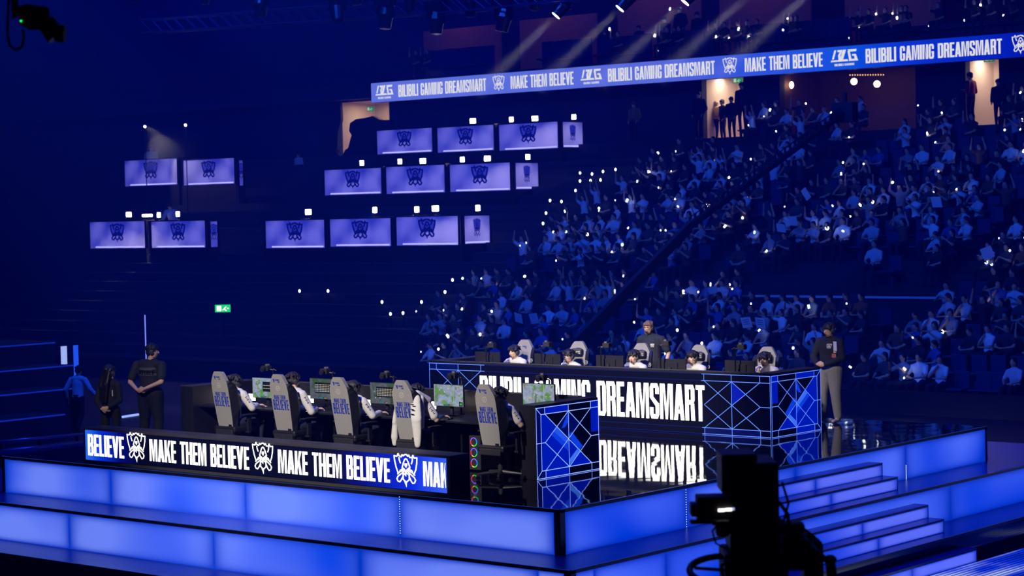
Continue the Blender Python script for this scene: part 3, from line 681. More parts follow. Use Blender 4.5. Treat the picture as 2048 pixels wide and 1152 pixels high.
# ================================================================ gaming chairs, monitors, players
grey_fab = mat('chair_grey_fabric', (0.28, 0.27, 0.29, 1), 0.75, vary=0.12, vscale=60)
chair_blk = mat('chair_black_leather', (0.007, 0.007, 0.012, 1), 0.5)
chair_blue = mat('chair_print_blue', (0.01, 0.03, 0.42, 1), 0.6)
chair_wht = mat('chair_print_white', (0.6, 0.6, 0.62, 1), 0.6)
blue_side = mat('chair_blue_side', (0.01, 0.03, 0.22, 1), 0.6)
HW = [(0.47, 0.165), (0.60, 0.178), (0.90, 0.190), (1.10, 0.192), (1.21, 0.182), (1.29, 0.138), (1.345, 0.105), (1.375, 0.075)]
def hw(z):
    for (a, wa), (b, wb) in zip(HW[:-1], HW[1:]):
        if z <= b: return wa + (wb - wa) * max(0, (z - a)) / (b - a)
    return HW[-1][1]
def yb(z): return -0.16 - (z - 0.47) * 0.17
def ring3(q, c, r, fn, m):      # ring with a three-pointed star inside
    n = 20
    for i in range(n):
        a, b = 2 * PI * i / n, 2 * PI * (i + 1) / n
        q.poly([fn(c[0] + rr * math.cos(t), c[1] + rr * math.sin(t)) for rr, t in ((r * .84, a), (r, a), (r, b), (r * .84, b))], m)
    for k in range(3):
        a = PI / 2 + k * 2 * PI / 3; d = (math.cos(a), math.sin(a)); o = (-d[1] * r * .10, d[0] * r * .10)
        q.poly([fn(c[0] + o[0], c[1] + o[1]), fn(c[0] - o[0], c[1] - o[1]), fn(c[0] + d[0] * r * .9, c[1] + d[1] * r * .9)], m)
def make_chair():
    t = thing('gaming_chair', 'x', 'chair')
    q = MB(); N = 26
    L_, Rr = [], []
    for i in range(N + 1):
        z = 0.47 + 0.905 * i / N; L_.append((-hw(z), z)); Rr.append((hw(z), z))
    out = L_ + Rr[::-1]; n = len(out)
    A = [V((x, yb(z) + 0.0, z)) for x, z in out]; B = [V((x * 0.96, yb(z) + 0.07, z - 0.004)) for x, z in out]
    q.add(A + B, [(i, (i + 1) % n, n + (i + 1) % n, n + i) for i in range(n)])
    for i in range(N):
        a, b, c, d = i, i + 1, n - 2 - i, n - 1 - i
        q.add([A[a], A[b], A[c], A[d]], [(0, 1, 2, 3)]); q.add([B[a], B[b], B[c], B[d]], [(0, 1, 2, 3)])
    back = q.build('backrest', grey_fab, t)
    for v_ in [0]:
        q = MB(); q.box(-0.168, 0.168, yb(.47) - 0.012, yb(.47) + 0.03, 0.452, 0.472); q.build('trim_bar', mat('chair_pale_trim', (0.4, 0.39, 0.4, 1), 0.5), back)
        q = MB(); q.box(0.085, 0.145, yb(.52) - 0.012, yb(.52) + 0.0, 0.50, 0.53); q.build('label_patch', chair_blk, back)
    # bolsters that wrap forward
    for s in (-1, 1):
        q = MB(); rows = []
        for z in (0.50, 0.62, 0.75, 0.88, 1.00, 1.10, 1.17, 1.23):
            w_ = hw(z); dep = {0.50: .10, 0.62: .13, 0.75: .16, 0.88: .17, 1.0: .17, 1.10: .16, 1.17: .12, 1.23: .055}[z]; o_ = 0.055 if z > .7 else .03
            rows.append([V((s * (w_ - 0.03), yb(z) + 0.06, z)), V((s * (w_ - 0.002), yb(z) + 0.004, z)), V((s * (w_ + o_), yb(z) + dep * .75, z)), V((s * (w_ + o_ * .8), yb(z) + dep, z)), V((s * (w_ - 0.02), yb(z) + dep * .8, z))])
        vs = [p for r in rows for p in r]; fs = []
        for i in range(len(rows) - 1):
            for j in range(5): a = i * 5 + j; b = i * 5 + (j + 1) % 5; fs.append((a, b, b + 5, a + 5))
        fs += [tuple(range(5)), tuple(range(len(vs) - 5, len(vs)))]
        q.add(vs, fs); bo = q.build('side_bolster', chair_blk, t, bevel=0.004)
        q = MB()
        def wing(u, v): return (s * (hw(v) + 0.058), yb(v) + u * 0.9 + 0.1, v)
        # star ring on the front-facing edge of the bolster
        ring3(q, (s * (hw(1.0) + 0.018), 1.0), 0.034, lambda a, b: (a, yb(b) + 0.168 + 0.004, b), 0); q.build('ring_mark', chair_wht, bo)
    q = MB(); q.box(-0.13, 0.13, yb(.8) + 0.055, yb(.8) + 0.14, 0.5, 0.98); q.build('lumbar_pad', chair_blk, t, bevel=0.03)
    q = MB(); q.box(-0.25, 0.25, -0.20, 0.28, 0.40, 0.50); q.build('seat', chair_blk, t, bevel=0.03)
    q = MB(); q.box(-0.20, 0.20, -0.21, -0.12, 0.36, 0.45); q.build('seat_bracket', dark, t, bevel=0.01)
    for s in (-1, 1):
        q = MB(); q.box(s * 0.30 - 0.045, s * 0.30 + 0.045, -0.08, 0.20, 0.665, 0.69); q.box(s * 0.30 - 0.02, s * 0.30 + 0.02, 0.02, 0.10, 0.42, 0.665); q.box(min(s * 0.18, s * .32), max(s * 0.18, s * .32), 0.03, 0.09, 0.385, 0.42); q.build('armrest', chair_blk, t, bevel=0.008)
    q = MB(); q.cyl((0, 0.02, 0.10), (0, 0.02, 0.38), 0.03, n=12); q.cyl((0, 0.02, 0.08), (0, 0.02, 0.2), 0.042, n=12); q.build('gas_lift', dark, t)
    for k in range(5):
        a = 2 * PI * k / 5 + 0.3; d = V((math.cos(a), math.sin(a), 0)); c = V((0, 0.02, 0))
        q = MB(); q.cyl(c + V((0, 0, .11)), c + d * 0.33 + V((0, 0, .085)), 0.030, 0.018, 8); lg = q.build('base_leg', dark, t)
        q = MB(); q.cyl(c + d * 0.33 + V((-d.y, d.x, 0)) * .022 + V((0, 0, .032)), c + d * 0.33 - V((-d.y, d.x, 0)) * .022 + V((0, 0, .032)), 0.031, n=12); q.build('caster', black, lg)
    # print on the back of the shell
    fn = lambda u, v, w_=0: (u, yb(v) - 0.003, v)
    q = MB(); text(q, 'MAKE THEM', -0.125, 0.12, 0.985, 1.05, fn, gap=.09); text(q, 'BELIEVE', -0.16, 0.168, 0.82, 0.98, fn, gap=.09)
    text(q, 'SECRET', -0.05, 0.045, 1.275, 1.298, fn); text(q, 'LAB', 0.0, 0.045, 1.246, 1.266, fn)
    q.poly([fn(-.10, 1.305), fn(-.062, 1.298), fn(-.066, 1.26), fn(-.082, 1.245), (-.088, yb(1.27) - .003, 1.27)]); q.build('printed_lettering', chair_blue, back)
    q = MB(); ring3(q, (-0.01, 1.155), 0.040, fn, 0); q.build('ring_mark', chair_wht, back)
    # print on the front of the headrest
    ff = lambda u, v, w_=0: (-u, yb(v) + 0.075, v)
    q = MB(); text(q, 'SECRET', -0.03, 0.06, 1.24, 1.262, ff); text(q, 'LAB', 0.02, 0.06, 1.215, 1.233, ff); q.build('front_lettering', chair_blue, back)
    return t
chair0 = make_chair()
def add_pillow(c):
    q = MB(); q.box(-0.115, 0.115, yb(1.2) + 0.07, yb(1.2) + 0.15, 1.11, 1.25); p = q.build('headrest_pillow', chair_blk, c, bevel=0.035)
    q = MB(); ff = lambda u, v, w_=0: (-u, yb(1.2) + 0.152, v); text(q, 'SECRET', -0.01, 0.08, 1.18, 1.205, ff); text(q, 'LAB', 0.04, 0.08, 1.15, 1.17, ff); q.build('pillow_lettering', chair_wht, p)

def screen_mat(name, kind):
    m = bpy.data.materials.new(name); m.use_nodes = True; nt = m.node_tree; b = nt.nodes['Principled BSDF']
    b.inputs['Base Color'].default_value = (0.01, 0.01, 0.01, 1)
    tc = nt.nodes.new('ShaderNodeTexCoord'); mp = nt.nodes.new('ShaderNodeMapping'); mp.inputs['Location'].default_value = (kind * 3.7, 0, kind * 1.9)
    n = nt.nodes.new('ShaderNodeTexNoise'); n.inputs['Scale'].default_value = 5; n.inputs['Detail'].default_value = 3; n.inputs['Distortion'].default_value = 0.8
    n2 = nt.nodes.new('ShaderNodeTexNoise'); n2.inputs['Scale'].default_value = 26; n2.inputs['Detail'].default_value = 3
    nt.links.new(tc.outputs['Object'], mp.inputs[0]); nt.links.new(mp.outputs[0], n.inputs[0]); nt.links.new(mp.outputs[0], n2.inputs[0])
    r = nt.nodes.new('ShaderNodeValToRGB'); e = r.color_ramp.elements; sc_ = 0.55 if kind in (1, 2) else 1.0
    def cc(a, b_, c): return C(a * sc_, b_ * sc_, c * sc_)
    e[0].position = 0.36; e[0].color = cc(70, 130, 60); e[1].position = 0.7; e[1].color = cc(60, 90, 70)
    for p, c in ((0.44, cc(95, 130, 85)), (0.47, cc(120, 135, 160)), (0.58, cc(140, 150, 180)), (0.62, cc(110, 130, 110))):
        k = e.new(p); k.color = c
    nt.links.new(n.outputs['Fac'], r.inputs['Fac'])
    mx = nt.nodes.new('ShaderNodeMix'); mx.data_type = 'RGBA'; mx.blend_type = 'OVERLAY'; mx.inputs['Factor'].default_value = 0.7
    nt.links.new(r.outputs['Color'], mx.inputs['A']); nt.links.new(n2.outputs['Color'], mx.inputs['B'])
    nt.links.new(mx.outputs['Result'], b.inputs['Emission Color']); b.inputs['Emission Strength'].default_value = 1.15; return m
SCR = [screen_mat('game_map_picture', k) for k in range(5)]
ui_dark = emit('ui_dark', C(14, 24, 34), 1.0); ui_w = emit('ui_pale', C(190, 195, 200), 1.0); ui_y = emit('ui_amber', C(215, 170, 90), 1.0); ui_b = emit('ui_blue', C(40, 120, 220), 1.0); ui_g = emit('ui_green', C(70, 170, 80), 1.0)
def monitor(label, X, Y, kind, W=0.60, H_=0.335, zc=1.005, screen=True, group=None, rz=0.0):
    t = thing('monitor', label, 'monitor', (X, Y, 0.745), rz, group); z0 = zc - H_ / 2 - 0.745; z1 = z0 + H_
    q = MB(); q.box(-W / 2, W / 2, 0, 0.03, z0, z1); q.box(-0.14, 0.14, 0.03, 0.055, z0 + .05, z1 - .06); q.build('housing', mat('monitor_back', (0.014, 0.014, 0.018, 1), 0.45), t, bevel=0.003)
    q = MB(); q.box(-0.025, 0.025, 0.055, 0.085, 0.0, z0 + 0.2); q.box(-0.12, 0.12, -0.03, 0.14, 0, 0.012); q.build('stand', dark, t)
    if screen:
        q = MB(); y = -0.002; q.box(-W / 2 + .008, W / 2 - .008, y, 0.001, z0 + .008, z1 - .008); s_ = q.build('screen', SCR[kind], t)
        q = MB(); R2 = random.Random(kind + 5)
        def rc(x0, x1, a, b, m, dy=0.0): q.poly([(x0, y - .001 - dy, z0 + a), (x1, y - .001 - dy, z0 + a), (x1, y - .001 - dy, z0 + b), (x0, y - .001 - dy, z0 + b)], m)
        rc(-0.10, 0.08, .012, .035, 0); rc(-0.095, 0.02, .016, .022, 3, .0004); rc(-0.095, 0.0, .025, .031, 4, .0004)
        for i in range(6): rc(0.025 + i * .009, 0.031 + i * .009, .018, .03, 2, .0004)
        rc(0.21, 0.285, .012, .082, 0); rc(0.225, 0.27, .03, .06, 4, .0004)
        for i in range(7): x_ = R2.uniform(-.26, .25); z_ = R2.uniform(.06, .28); rc(x_, x_ + R2.uniform(.012, .03), z_, z_ + R2.uniform(.008, .02), R2.choice((1, 1, 2, 3)), .0002)
        if kind in (0, 1, 2):
            a0, a1, b0, b1 = ((-0.05, 0.22, .11, .27), (-0.18, 0.20, .10, .27), (-0.16, 0.22, .11, .27))[kind]; rc(a0, a1, b0, b1, 0, .0006)
            for i in range(5):
                for j in range(10):
                    x_ = a0 + .015 + (a1 - a0 - .03) * j / 10; z_ = b1 - .03 - (b1 - b0 - .04) * i / 5 * 1.0
                    if kind == 0 and i not in (1, 3): continue
                    rc(x_, x_ + (a1 - a0) * .055, z_ - .012, z_, R2.choice((1, 1, 2, 1)), .0008)
        if kind in (3, 4): rc(0.10, 0.105, .07, .32, 1, .0002)
        q.build('game_overlay', [ui_dark, ui_w, ui_y, ui_b, ui_g], s_)
    return t
def camera_mount(label, X, Y, z, ry, group):
    t = thing('player_camera', label, 'camera', (X, Y, 0.745), ry, group); h = z - 0.745
    q = MB(); q.cyl((0, 0, 0), (0, 0, h - .04), 0.013, n=8); q.cyl((0, 0, 0), (0, 0, .012), 0.06, n=14); q.cyl((0, 0, h - .04), (-0.11, -0.04, h - .02), 0.010, n=8); q.cyl((0.0, 0, h - .02), (0.05, 0.02, h - .05), 0.010, n=8); q.build('pole', black, t)
    q = MB(); q.box(-0.17, -0.04, -0.10, 0.02, h - .05, h + .035); q.cyl((-0.105, -0.10, h - .01), (-0.105, -0.17, h - .025), 0.036, 0.042, 16); b = q.build('camera_body', blackm, t, bevel=0.008)
    q = MB(); q.box(-0.12, -0.07, -0.05, 0.0, h + .035, h + .06); q.cyl((-0.105, -.172, h - .026), (-0.105, -.176, h - .027), 0.034, n=16, m=1); q.build('top_mount', [mat('metal_grey', (0.25, 0.25, 0.27, 1), 0.35, metal=0.6), mat('lens_glass', (0.02, 0.02, 0.04, 1), 0.05)], b)
    return t
def computer(label, X, Y, rings, hues):
    t = thing('desktop_computer', label, 'computer', (X, Y, 0.0)); q = MB(); q.box(-0.02, 0.20, -0.0, 0.5, 0.02, 0.52); q.build('case', blackm, t, bevel=0.004)
    cols = [emit('fan_%s' % n_, C(*c), 1.4) for n_, c in (('red', (255, 30, 60)), ('amber', (235, 215, 80)), ('green', (30, 225, 90)), ('blue', (40, 130, 255)), ('violet', (150, 90, 255)))]
    for k in range(rings):
        q = MB(); z = 0.43 - k * 0.155
        q.torus((0.075, -0.006, z), (0, 1, 0), 0.060, 0.006, 30, 5, mf=lambda f_, k=k: [4, 3, 3, 2, 2, 1, 0, 0, 4, 4][int(((f_ + hues) % 1) * 10)])
        q.build('fan_ring', cols, t, True)
    return t
def key_pad(X, Y):
    t = tag(thing('keyboard', 'x', 'keyboard', (X, Y, 0.745)), 'x', 'keyboard')
    q = MB(); q.box(-0.19, 0.19, -0.07, 0.07, 0, 0.02); q.build('board', black, t, bevel=0.003)
    q = MB()
    for i in range(13):
        for j in range(5): q.box(-0.18 + i * .0277, -0.158 + i * .0277, -0.062 + j * .025, -0.043 + j * .025, 0.02, 0.027)
    q.build('keys', dark, t); return t

ORD = ['leftmost', 'second from the left', 'middle', 'fourth from the left', 'rightmost']
NH = [(470, 765), (587, 761), (708, 778), (834, 785), (1001, 792)]
NC = [-8.10, -6.70, -5.43, -4.15, -2.66]
near_chair_lab = ['grey gaming chair printed MAKE THEM BELIEVE, leftmost of the five in the near row', 'grey gaming chair with blue lettering, second from the left in the near row',
                  'grey gaming chair with blue lettering, middle chair of the near row', 'grey gaming chair with a white jacket hung over it, near row',
                  'grey gaming chair next to the faceted LED desk end, rightmost in the near row']
NY = 1.90
chairs = []
hands_px = [(521, 800), (628, 812), (770, 821), (893, 825), (1032, 832)]
for i, (hx, hy) in enumerate(NH):
    P = PY(hx, hy, NY + 0.05); X = P.x + 0.02
    c = chair0 if i == 0 else copy_tree(chair0); chairs.append(c)
    c.location = (X - (0.02 if i != 4 else 0.02), NY, 0); c.rotation_euler = (0, 0, (-0.02, 0.02, 0.0, 0.03, -0.02)[i]); c['label'] = near_chair_lab[i]; c['group'] = 'gaming chairs of the near team'
# near players, seen from behind
def near_player(i, label):
    hx, hy = NH[i]; P = PY(hx, hy, NY + 0.06); X = P.x + 0.02
    root = thing('person', label, 'person', (X, NY, 0), 0, 'near team players')
    yaw = (-0.25, -0.35, -0.45, -0.45, -0.35)[i]; pit = 0.22; R = eul(yaw, pit)
    hc = V((P.x - X, 0.06, P.z)); dz = P.z - 1.16
    # right hand target on the desk from its place in the view
    Hh = None
    for Yh in (2.30,):
        Hh = PY(hands_px[i][0] - 4, hands_px[i][1] + 3, NY + 0.42)
    wr = V((min(max(Hh.x - X, 0.16), 0.42), 0.36, 0.80)); 
    sh = 1.0 + dz * 0.7
    J = dict(pelvis=(0, -0.02, 0.58), chest=(0, 0.0, sh - 0.10), neck=(hc.x * .7, 0.02, sh + 0.045), head=hc, hrot=R, shL=(-0.185, 0.05, sh - 0.02), shR=(0.185, 0.04, sh - 0.02),
             elL=(-0.27, 0.22, 0.80), elR=(0.30, 0.12, 0.775), wrL=(-0.14, 0.42, 0.795), wrR=wr, hipL=(-0.10, 0.02, 0.55), hipR=(0.10, 0.02, 0.55), knL=(-0.17, 0.42, 0.53), knR=(0.17, 0.42, 0.53),
             anL=(-0.15, 0.40, 0.10), anR=(0.15, 0.38, 0.10), toL=(-0.16, 0.52, 0.045), toR=(0.16, 0.50, 0.045), hdR=(0.45, 1, -0.05), hdL=(0.3, 1, 0), sleeve='short' if i in (1, 3, 4) else 'long', loose=1.12 if i != 4 else 1.0)
    if i == 1: J['sleeve'] = 'long'
    if i == 3: J['sleeve'] = 'short'; J['loose'] = 1.25
    b = human(root, J, [skin2_m, white_c, navy_c, shoe_m], 0.010)
    fuse('hair', hair_bones(hc, R, 20 + i, 0.05, mess=1.2), 0.009, [hair_m], root, 2)
    face(hc, R, root, hair_m, glasses=i in (3,)); headset(hc, R, root)
    # dark sponsor marks on the upper sleeve
    q = MB()
    e0 = V(J['shR']); e1 = V(J['elR']); ax = (e1 - e0).normalized(); out = V((1, -0.6, 0.2)); out = (out - ax * out.dot(ax)).normalized(); sd = ax.cross(out)
    for k in range(5):
        c = e0 + ax * (0.06 + k * 0.024) + out * (0.064 * J['loose']); w_ = (0.016, 0.008, 0.018, 0.006, 0.012)[k]
        q.poly([c - sd * w_ - ax * .004, c + sd * w_ - ax * .004, c + sd * w_ + ax * .004, c - sd * w_ + ax * .004])
    q.build('sleeve_print', black, root)
    return root
near_lab = ['player in white jersey on the leftmost near chair, beside a drink bottle', 'player in white jersey with messy hair, second near chair from the left', 'player in white jersey on the middle near chair, hand on mouse',
            'player in glasses whose white jacket hangs over the chair, near row', 'player in short-sleeved white jersey nearest the faceted LED desk end']
players = [near_player(i, near_lab[i]) for i in range(5)]
mon_px = [(530, 776), (646, 778), (768, 787), (897, 791), (1077, 790)]
for i, (x, y) in enumerate(mon_px):
    P = PY(x, y, 2.78); monitor('lit game monitor on the near desk, %s of its row of five' % ORD[i], P.x, 2.78, (0, 1, 2, 3, 4)[i], zc=(P.z if i != 4 else P.z + 0.0), group='near desk monitors')
    k = key_pad(P.x - 0.18, 2.40); k['label'] = 'low black keyboard in front of the %s near monitor' % ORD[i].replace(' from the left', ''); k['group'] = 'near keyboards'
    Mx = PY(hands_px[i][0] + 8, hands_px[i][1] + 5, 2.42); m_ = MB(); m_.ell((0, 0, 0.0), (0.032, 0.055, 0.03), n=14, k=8)
    m_.v = [(a, b, max(c, 0)) for a, b, c in m_.v]
    o = m_.build('computer_mouse', mat('pink_mouse', (0.75, 0.4, 0.45, 1), 0.4) if i == 0 else black, None, True); o.location = (Mx.x, 2.42, 0.747)
    tag(o, 'pink computer mouse beside the drink bottle player' if i == 0 else 'dark computer mouse under the right hand of the %s near player' % ORD[i].replace(' from the left', ''), 'mouse')
cam_px = [(541, 735), (659, 741), (780, 749), (915, 750), (1092, 754)]
for i, (x, y) in enumerate(cam_px):
    P = PY(x, y, 3.05); camera_mount('small black camera on a pole above the near desk, %s' % ORD[i], P.x + 0.06, 3.05, P.z, 0.2, 'near desk player cameras')
ring_px = [(455, 866), (568, 873), (686, 884), (824, 893), (948, 889)]
for i, (x, y) in enumerate(ring_px):
    P = PY(x, y, 2.42); computer('black computer tower with rainbow fan rings under the near desk, %s' % ORD[i], P.x - 0.075, 2.42, 3, (0.0, .45, .1, .15, .0)[i])
# small warm desk lights (glowing panels) by the monitors
for i, (x, y, w_, h_) in enumerate(((690, 484, 0, 0),)): pass
lamp_px = [(502, 795), (618, 799), (732, 807), (862, 811)]
for i, (x, y) in enumerate(lamp_px):
    P = PY(x, y, 2.95); t = thing('desk_light', 'bright warm-white panel light on the near desk beside the %s monitor' % ORD[i].replace(' from the left', ''), 'lamp', (P.x, 2.95, 0.745), 0, 'near desk panel lights')
    q = MB(); q.box(-0.085, 0.085, 0, 0.02, P.z - .745 - .05, P.z - .745 + .06); q.build('light_panel', emit('warm_panel', (1, 0.80, 0.68, 1), 7), t)
    q = MB(); q.box(-0.02, 0.02, 0.0, 0.03, 0, max(0.02, P.z - .745 - .05)); q.build('foot', black, t)
P = PY(496, 800, 2.45); t = thing('drink_bottle', 'clear drink bottle with blue cap and label on the near desk', 'bottle', (P.x, 2.45, 0.745))
gl = mat('clear_plastic', (0.8, 0.85, 0.9, 1), 0.12, trans=0.7)
q = MB()
for (z0, r0, z1, r1) in ((0, .030, .13, .031), (.13, .031, .165, .027), (.165, .027, .195, .012), (.195, .012, .205, .012)): q.cyl((0, 0, z0), (0, 0, z1), r0, r1, 18)
q.build('bottle_body', gl, t, True)
q = MB(); q.cyl((0, 0, .035), (0, 0, .085), .032, n=18); q.build('label_band', chair_blue, t); q = MB(); q.cyl((0, 0, .203), (0, 0, .228), .015, n=14); q.build('cap', chair_blue, t)
# jacket over the fourth near chair
cx = chairs[3].location.x
t = thing('jacket', 'white team jacket draped over a near gaming chair, sleeves hanging', 'jacket', (cx, NY, 0.40))
B = [cap((.17, -.13, .76), (.215, 0.05, .66), .065, .06, 0), cap((.20, -.20, .70), (.245, -.24, .42), .078, .088, 0, .5, (1, .3, 0)), cap((.245, -.24, .42), (.25, -.23, .10), .085, .060, 0, .5, (1, .3, 0)), cap((.25, -.23, .12), (.25, -.23, .04), .060, .05, 0, .6, (1, .3, 0)),
     cap((-.17, -.22, .62), (-.22, -.20, .34), .018, .045, 0), cap((-.22, -.20, .34), (-.245, -.19, .12), .045, .062, 0, .7, (1, 0, 0)), cap((-.245, -.19, .12), (-.245, -.19, .03), .058, .045, 0, .7, (1, 0, 0)), cap((.22, -.10, .70), (.24, -.14, .30), .05, .05, 0)]
fuse('cloth', B, 0.012, [white_c], t, 2)
q = MB()
for k in range(3): z = .62 - k * .07; q.box(.19, .25, -.297, -.293, z, z + .014)
q.build('sleeve_print', black, t)

# far team, seen from the front over their desk
far_head = [(1028, 704), (1137, 713), (1267, 714), (1385, 716), (1529, 719)]
far_chair_px = [1054, 1163, 1289, 1405, 1541]
far_lab = ['player leaning back with eyes down on the leftmost far chair', 'player in glasses at the far desk, second seat from the left', 'player in the middle seat of the far desk, headset microphone at his mouth',
           'player with a straight fringe at the far desk, fourth seat', 'player resting his chin on one hand, rightmost far seat']
FY = 9.28
for i, (x, y) in enumerate(far_head):
    P = PY(x, y, FY - 0.1); X = P.x
    c = copy_tree(chair0); cpx = PY(far_chair_px[i], 720, FY + 0.33); c.location = (cpx.x, FY + 0.10, 0); c.rotation_euler = (0, 0, PI + (0.25, 0.3, 0.3, 0.3, 0.3)[i])
    c['group'] = 'gaming chairs of the far team'
    c['label'] = ('grey gaming chair without a headrest pillow, behind the leftmost far player', 'grey gaming chair with black headrest pillow behind the player in glasses, far row', 'grey gaming chair behind the middle player of the far desk',
                  'grey gaming chair behind the far player with the straight fringe', 'grey gaming chair behind the chin-resting player at the far right')[i]
    if i > 0: add_pillow(c)
    root = thing('person', far_lab[i] + '', 'person', (X, FY, 0), PI, 'far team players')
    hc = V((0, 0.10, P.z)); R = eul((-0.15, 0.05, 0.12, -0.05, 0.10)[i], (0.10, .10, .10, .06, .20)[i], (0, 0, 0, 0, 0.08)[i]); sh = P.z - 0.175
    J = dict(pelvis=(0, -0.05, 0.56), chest=(0, 0.0, sh - 0.10), neck=(0, 0.05, sh + 0.05), head=hc, hrot=R, shL=(-0.185, 0.05, sh - 0.02), shR=(0.185, 0.05, sh - 0.02), elL=(-0.26, 0.22, 0.79), elR=(0.26, 0.22, 0.79),
             wrL=(-0.15, 0.42, 0.79), wrR=(0.15, 0.42, 0.79), hipL=(-0.1, 0.0, .55), hipR=(.1, 0, .55), knL=(-.16, .40, .53), knR=(.16, .40, .53), anL=(-.15, .38, .1), anR=(.15, .38, .1), toL=(-.15, .48, .045), toR=(.15, .48, .045), loose=1.1)
    if i == 4:
        J['elR'] = (0.17, 0.30, 0.80); J['wrR'] = (0.055, 0.245, P.z - 0.215); J['hdR'] = (-0.25, -0.1, 0.9); J['huR'] = (0.2, 1, 0.2); J['curlR'] = 1.1
    b = human(root, J, [skin2_m, white_c, navy_c, shoe_m], 0.010)
    fuse('hair', hair_bones(hc, R, 50 + i, (0.045, 0.04, 0.045, 0.036, 0.04)[i], mess=(1.0, 1.2, 1.2, .8, 1.3)[i]), 0.008, [hair_m], root, 2)
    face(hc, R, root, hair_m, glasses=(i == 1)); headset(hc, R, root)
    q = MB(); q.tube([hc + V((-.02, .0, -.17)), V((-.03, .135, sh - .04)), V((-.03, .15, sh - .22))], 0.004, 6); q.build('lanyard_cord', dark, root)
fm = [(957, 1001, 703), (1079, 1122, 707), (1199, 1248, 710), (1326, 1373, 717), (1453, 1511, 720)]
for i, (xa, xb, y) in enumerate(fm):
    a = PY(xa, y, 8.62); b = PY(xb, y, 8.62); W = 0.60; xr = b.x
    monitor('dark back of a monitor on the far desk, %s of the five' % ORD[i], xr - W / 2, 8.62, 0, W=W, H_=0.34, zc=min(a.z, b.z) - 0.17, screen=False, group='far desk monitors', rz=PI)
fc = [(975, 690), (1086, 688), (1205, 690), (1324, 686), (1474, 693)]
for i, (x, y) in enumerate(fc):
    P = PY(x, y, 8.45); camera_mount('small black camera on a pole above the far desk, %s' % ORD[i], P.x - 0.04, 8.45, P.z, PI + 0.15, 'far desk player cameras')

# standing people
def stand(root, J0, mats, hc, R, voxel=0.011):
    return human(root, J0, mats, voxel)
# coach with arms folded low, right of the far desk
P = Pz(1661, 845, 0); root = thing('person', 'coach in black jacket and grey sweatpants standing at the right end of the far desk', 'person', (P.x, P.y, 0), PI - 0.12)
R = eul(-0.12, 0.06); hc = V((-0.02, 0.03, 1.61))
J = dict(pelvis=(0, 0, 0.98), chest=(0, 0.0, 1.30), neck=(0, -0.01, 1.47), head=hc, hrot=R, shL=(-.21, -.01, 1.40), shR=(.21, -.01, 1.40), elL=(-.31, 0.05, 1.13), elR=(.31, .05, 1.13), wrL=(-.07, .22, 1.02), wrR=(.09, .23, 1.03),
         hdL=(1, .15, -.1), hdR=(-1, .15, -.15), huL=(0, 1, 0), huR=(0, 1, 0), curlL=1.0, curlR=0.9, hipL=(-.10, 0, .92), hipR=(.10, 0, .92), knL=(-.135, .02, .52), knR=(.15, .02, .52), anL=(-.15, -.02, .10), anR=(.18, -.02, .10), toL=(-.18, .15, .045), toR=(.21, .15, .045), leg=1.42, bulk=1.25, loose=1.25)
b = human(root, J, [skin_m, blackc, greyp, shoe_m], 0.010)
fuse('hair', hair_bones(hc, R, 71, 0.035, mess=.7), 0.009, [hair_m], root, 2); face(hc, R, root, hair_m, glasses=True); headset(hc, R, root)
def pj(o, dr): return lambda u, v: (V((u, 0, v)) + V(o), V(dr).normalized())
decal(b, lambda u, v: (V((u, 0.5, v)), V((0, -1, 0))), lambda q: emblem(q, -0.09, 1.29, 0.09, lambda u, v, w_=0: (u, v, 0), wd=34), 'chest_emblem', chair_wht, root)
q = MB()
dg_ = lambda u, v: (V((-0.5 + u * .7, .4 + u * .7, v)), V((.74, -.67, 0)))
decal(b, dg_, lambda q: [q.poly([(-.055, 1.22 + j * .04, 0), (-.005, 1.22 + j * .04, 0), (-.005, 1.26 + j * .04, 0), (-.055, 1.26 + j * .04, 0)]) for j in range(5)], 'sleeve_panel', white_c, root)
decal(b, dg_, lambda q: q.poly([(-.03, 1.11, 0), (.03, 1.15, 0), (.02, 1.21, 0), (-.05, 1.20, 0)]), 'sleeve_cutout', mat('orange_sleeve_patch', (0.5, 0.13, 0.05, 1), 0.7), root)
# bearded man behind the middle far seat
P = PY(1303, 700, 10.75); hcw = PY(1292, 655, 10.75); root = thing('person', 'bearded man in dark T-shirt and headset standing behind the middle far seat', 'person', (P.x, 10.75, 0), PI + 0.05)
zt = hcw.z; R = eul(-0.05, 0.04); hc = V((0.03, 0.04, zt)); s_ = zt - 1.60
J = dict(pelvis=(0, 0, 0.98), chest=(0, 0, 1.29 + s_), neck=(0, -.01, 1.45 + s_), head=hc, hrot=R, shL=(-.23, -.01, 1.38 + s_), shR=(.23, -.01, 1.38 + s_), elL=(-.34, -.06, 1.10), elR=(.34, -.06, 1.10), wrL=(-.32, .04, .86), wrR=(.32, .04, .86), hdL=(0, .1, -1), hdR=(0, .1, -1), huL=(-1, 0, 0), huR=(1, 0, 0),
         hipL=(-.11, 0, .9), hipR=(.11, 0, .9), knL=(-.12, .02, .5), knR=(.12, .02, .5), anL=(-.12, -.02, .1), anR=(.12, -.02, .1), toL=(-.14, .13, .045), toR=(.14, .13, .045), bulk=1.30, leg=1.15, sleeve='short', loose=1.15)
b = human(root, J, [skin2_m, teec, blackc, shoe_m], 0.010)
fuse('hair', hair_bones(hc, R, 81, 0.062, mess=.5), 0.009, [hairb_m], root, 2); face(hc, R, root, hairb_m, glasses=True, beard=True); headset(hc, R, root)
decal(b, lambda u, v: (V((u, 0.6, v)), V((0, -1, 0))), lambda q: emblem(q, -0.10, 1.24 + s_, 0.07, lambda u, v, w_=0: (u, v, 0), wd=60), 'chest_emblem', chair_wht, root)
q = MB()
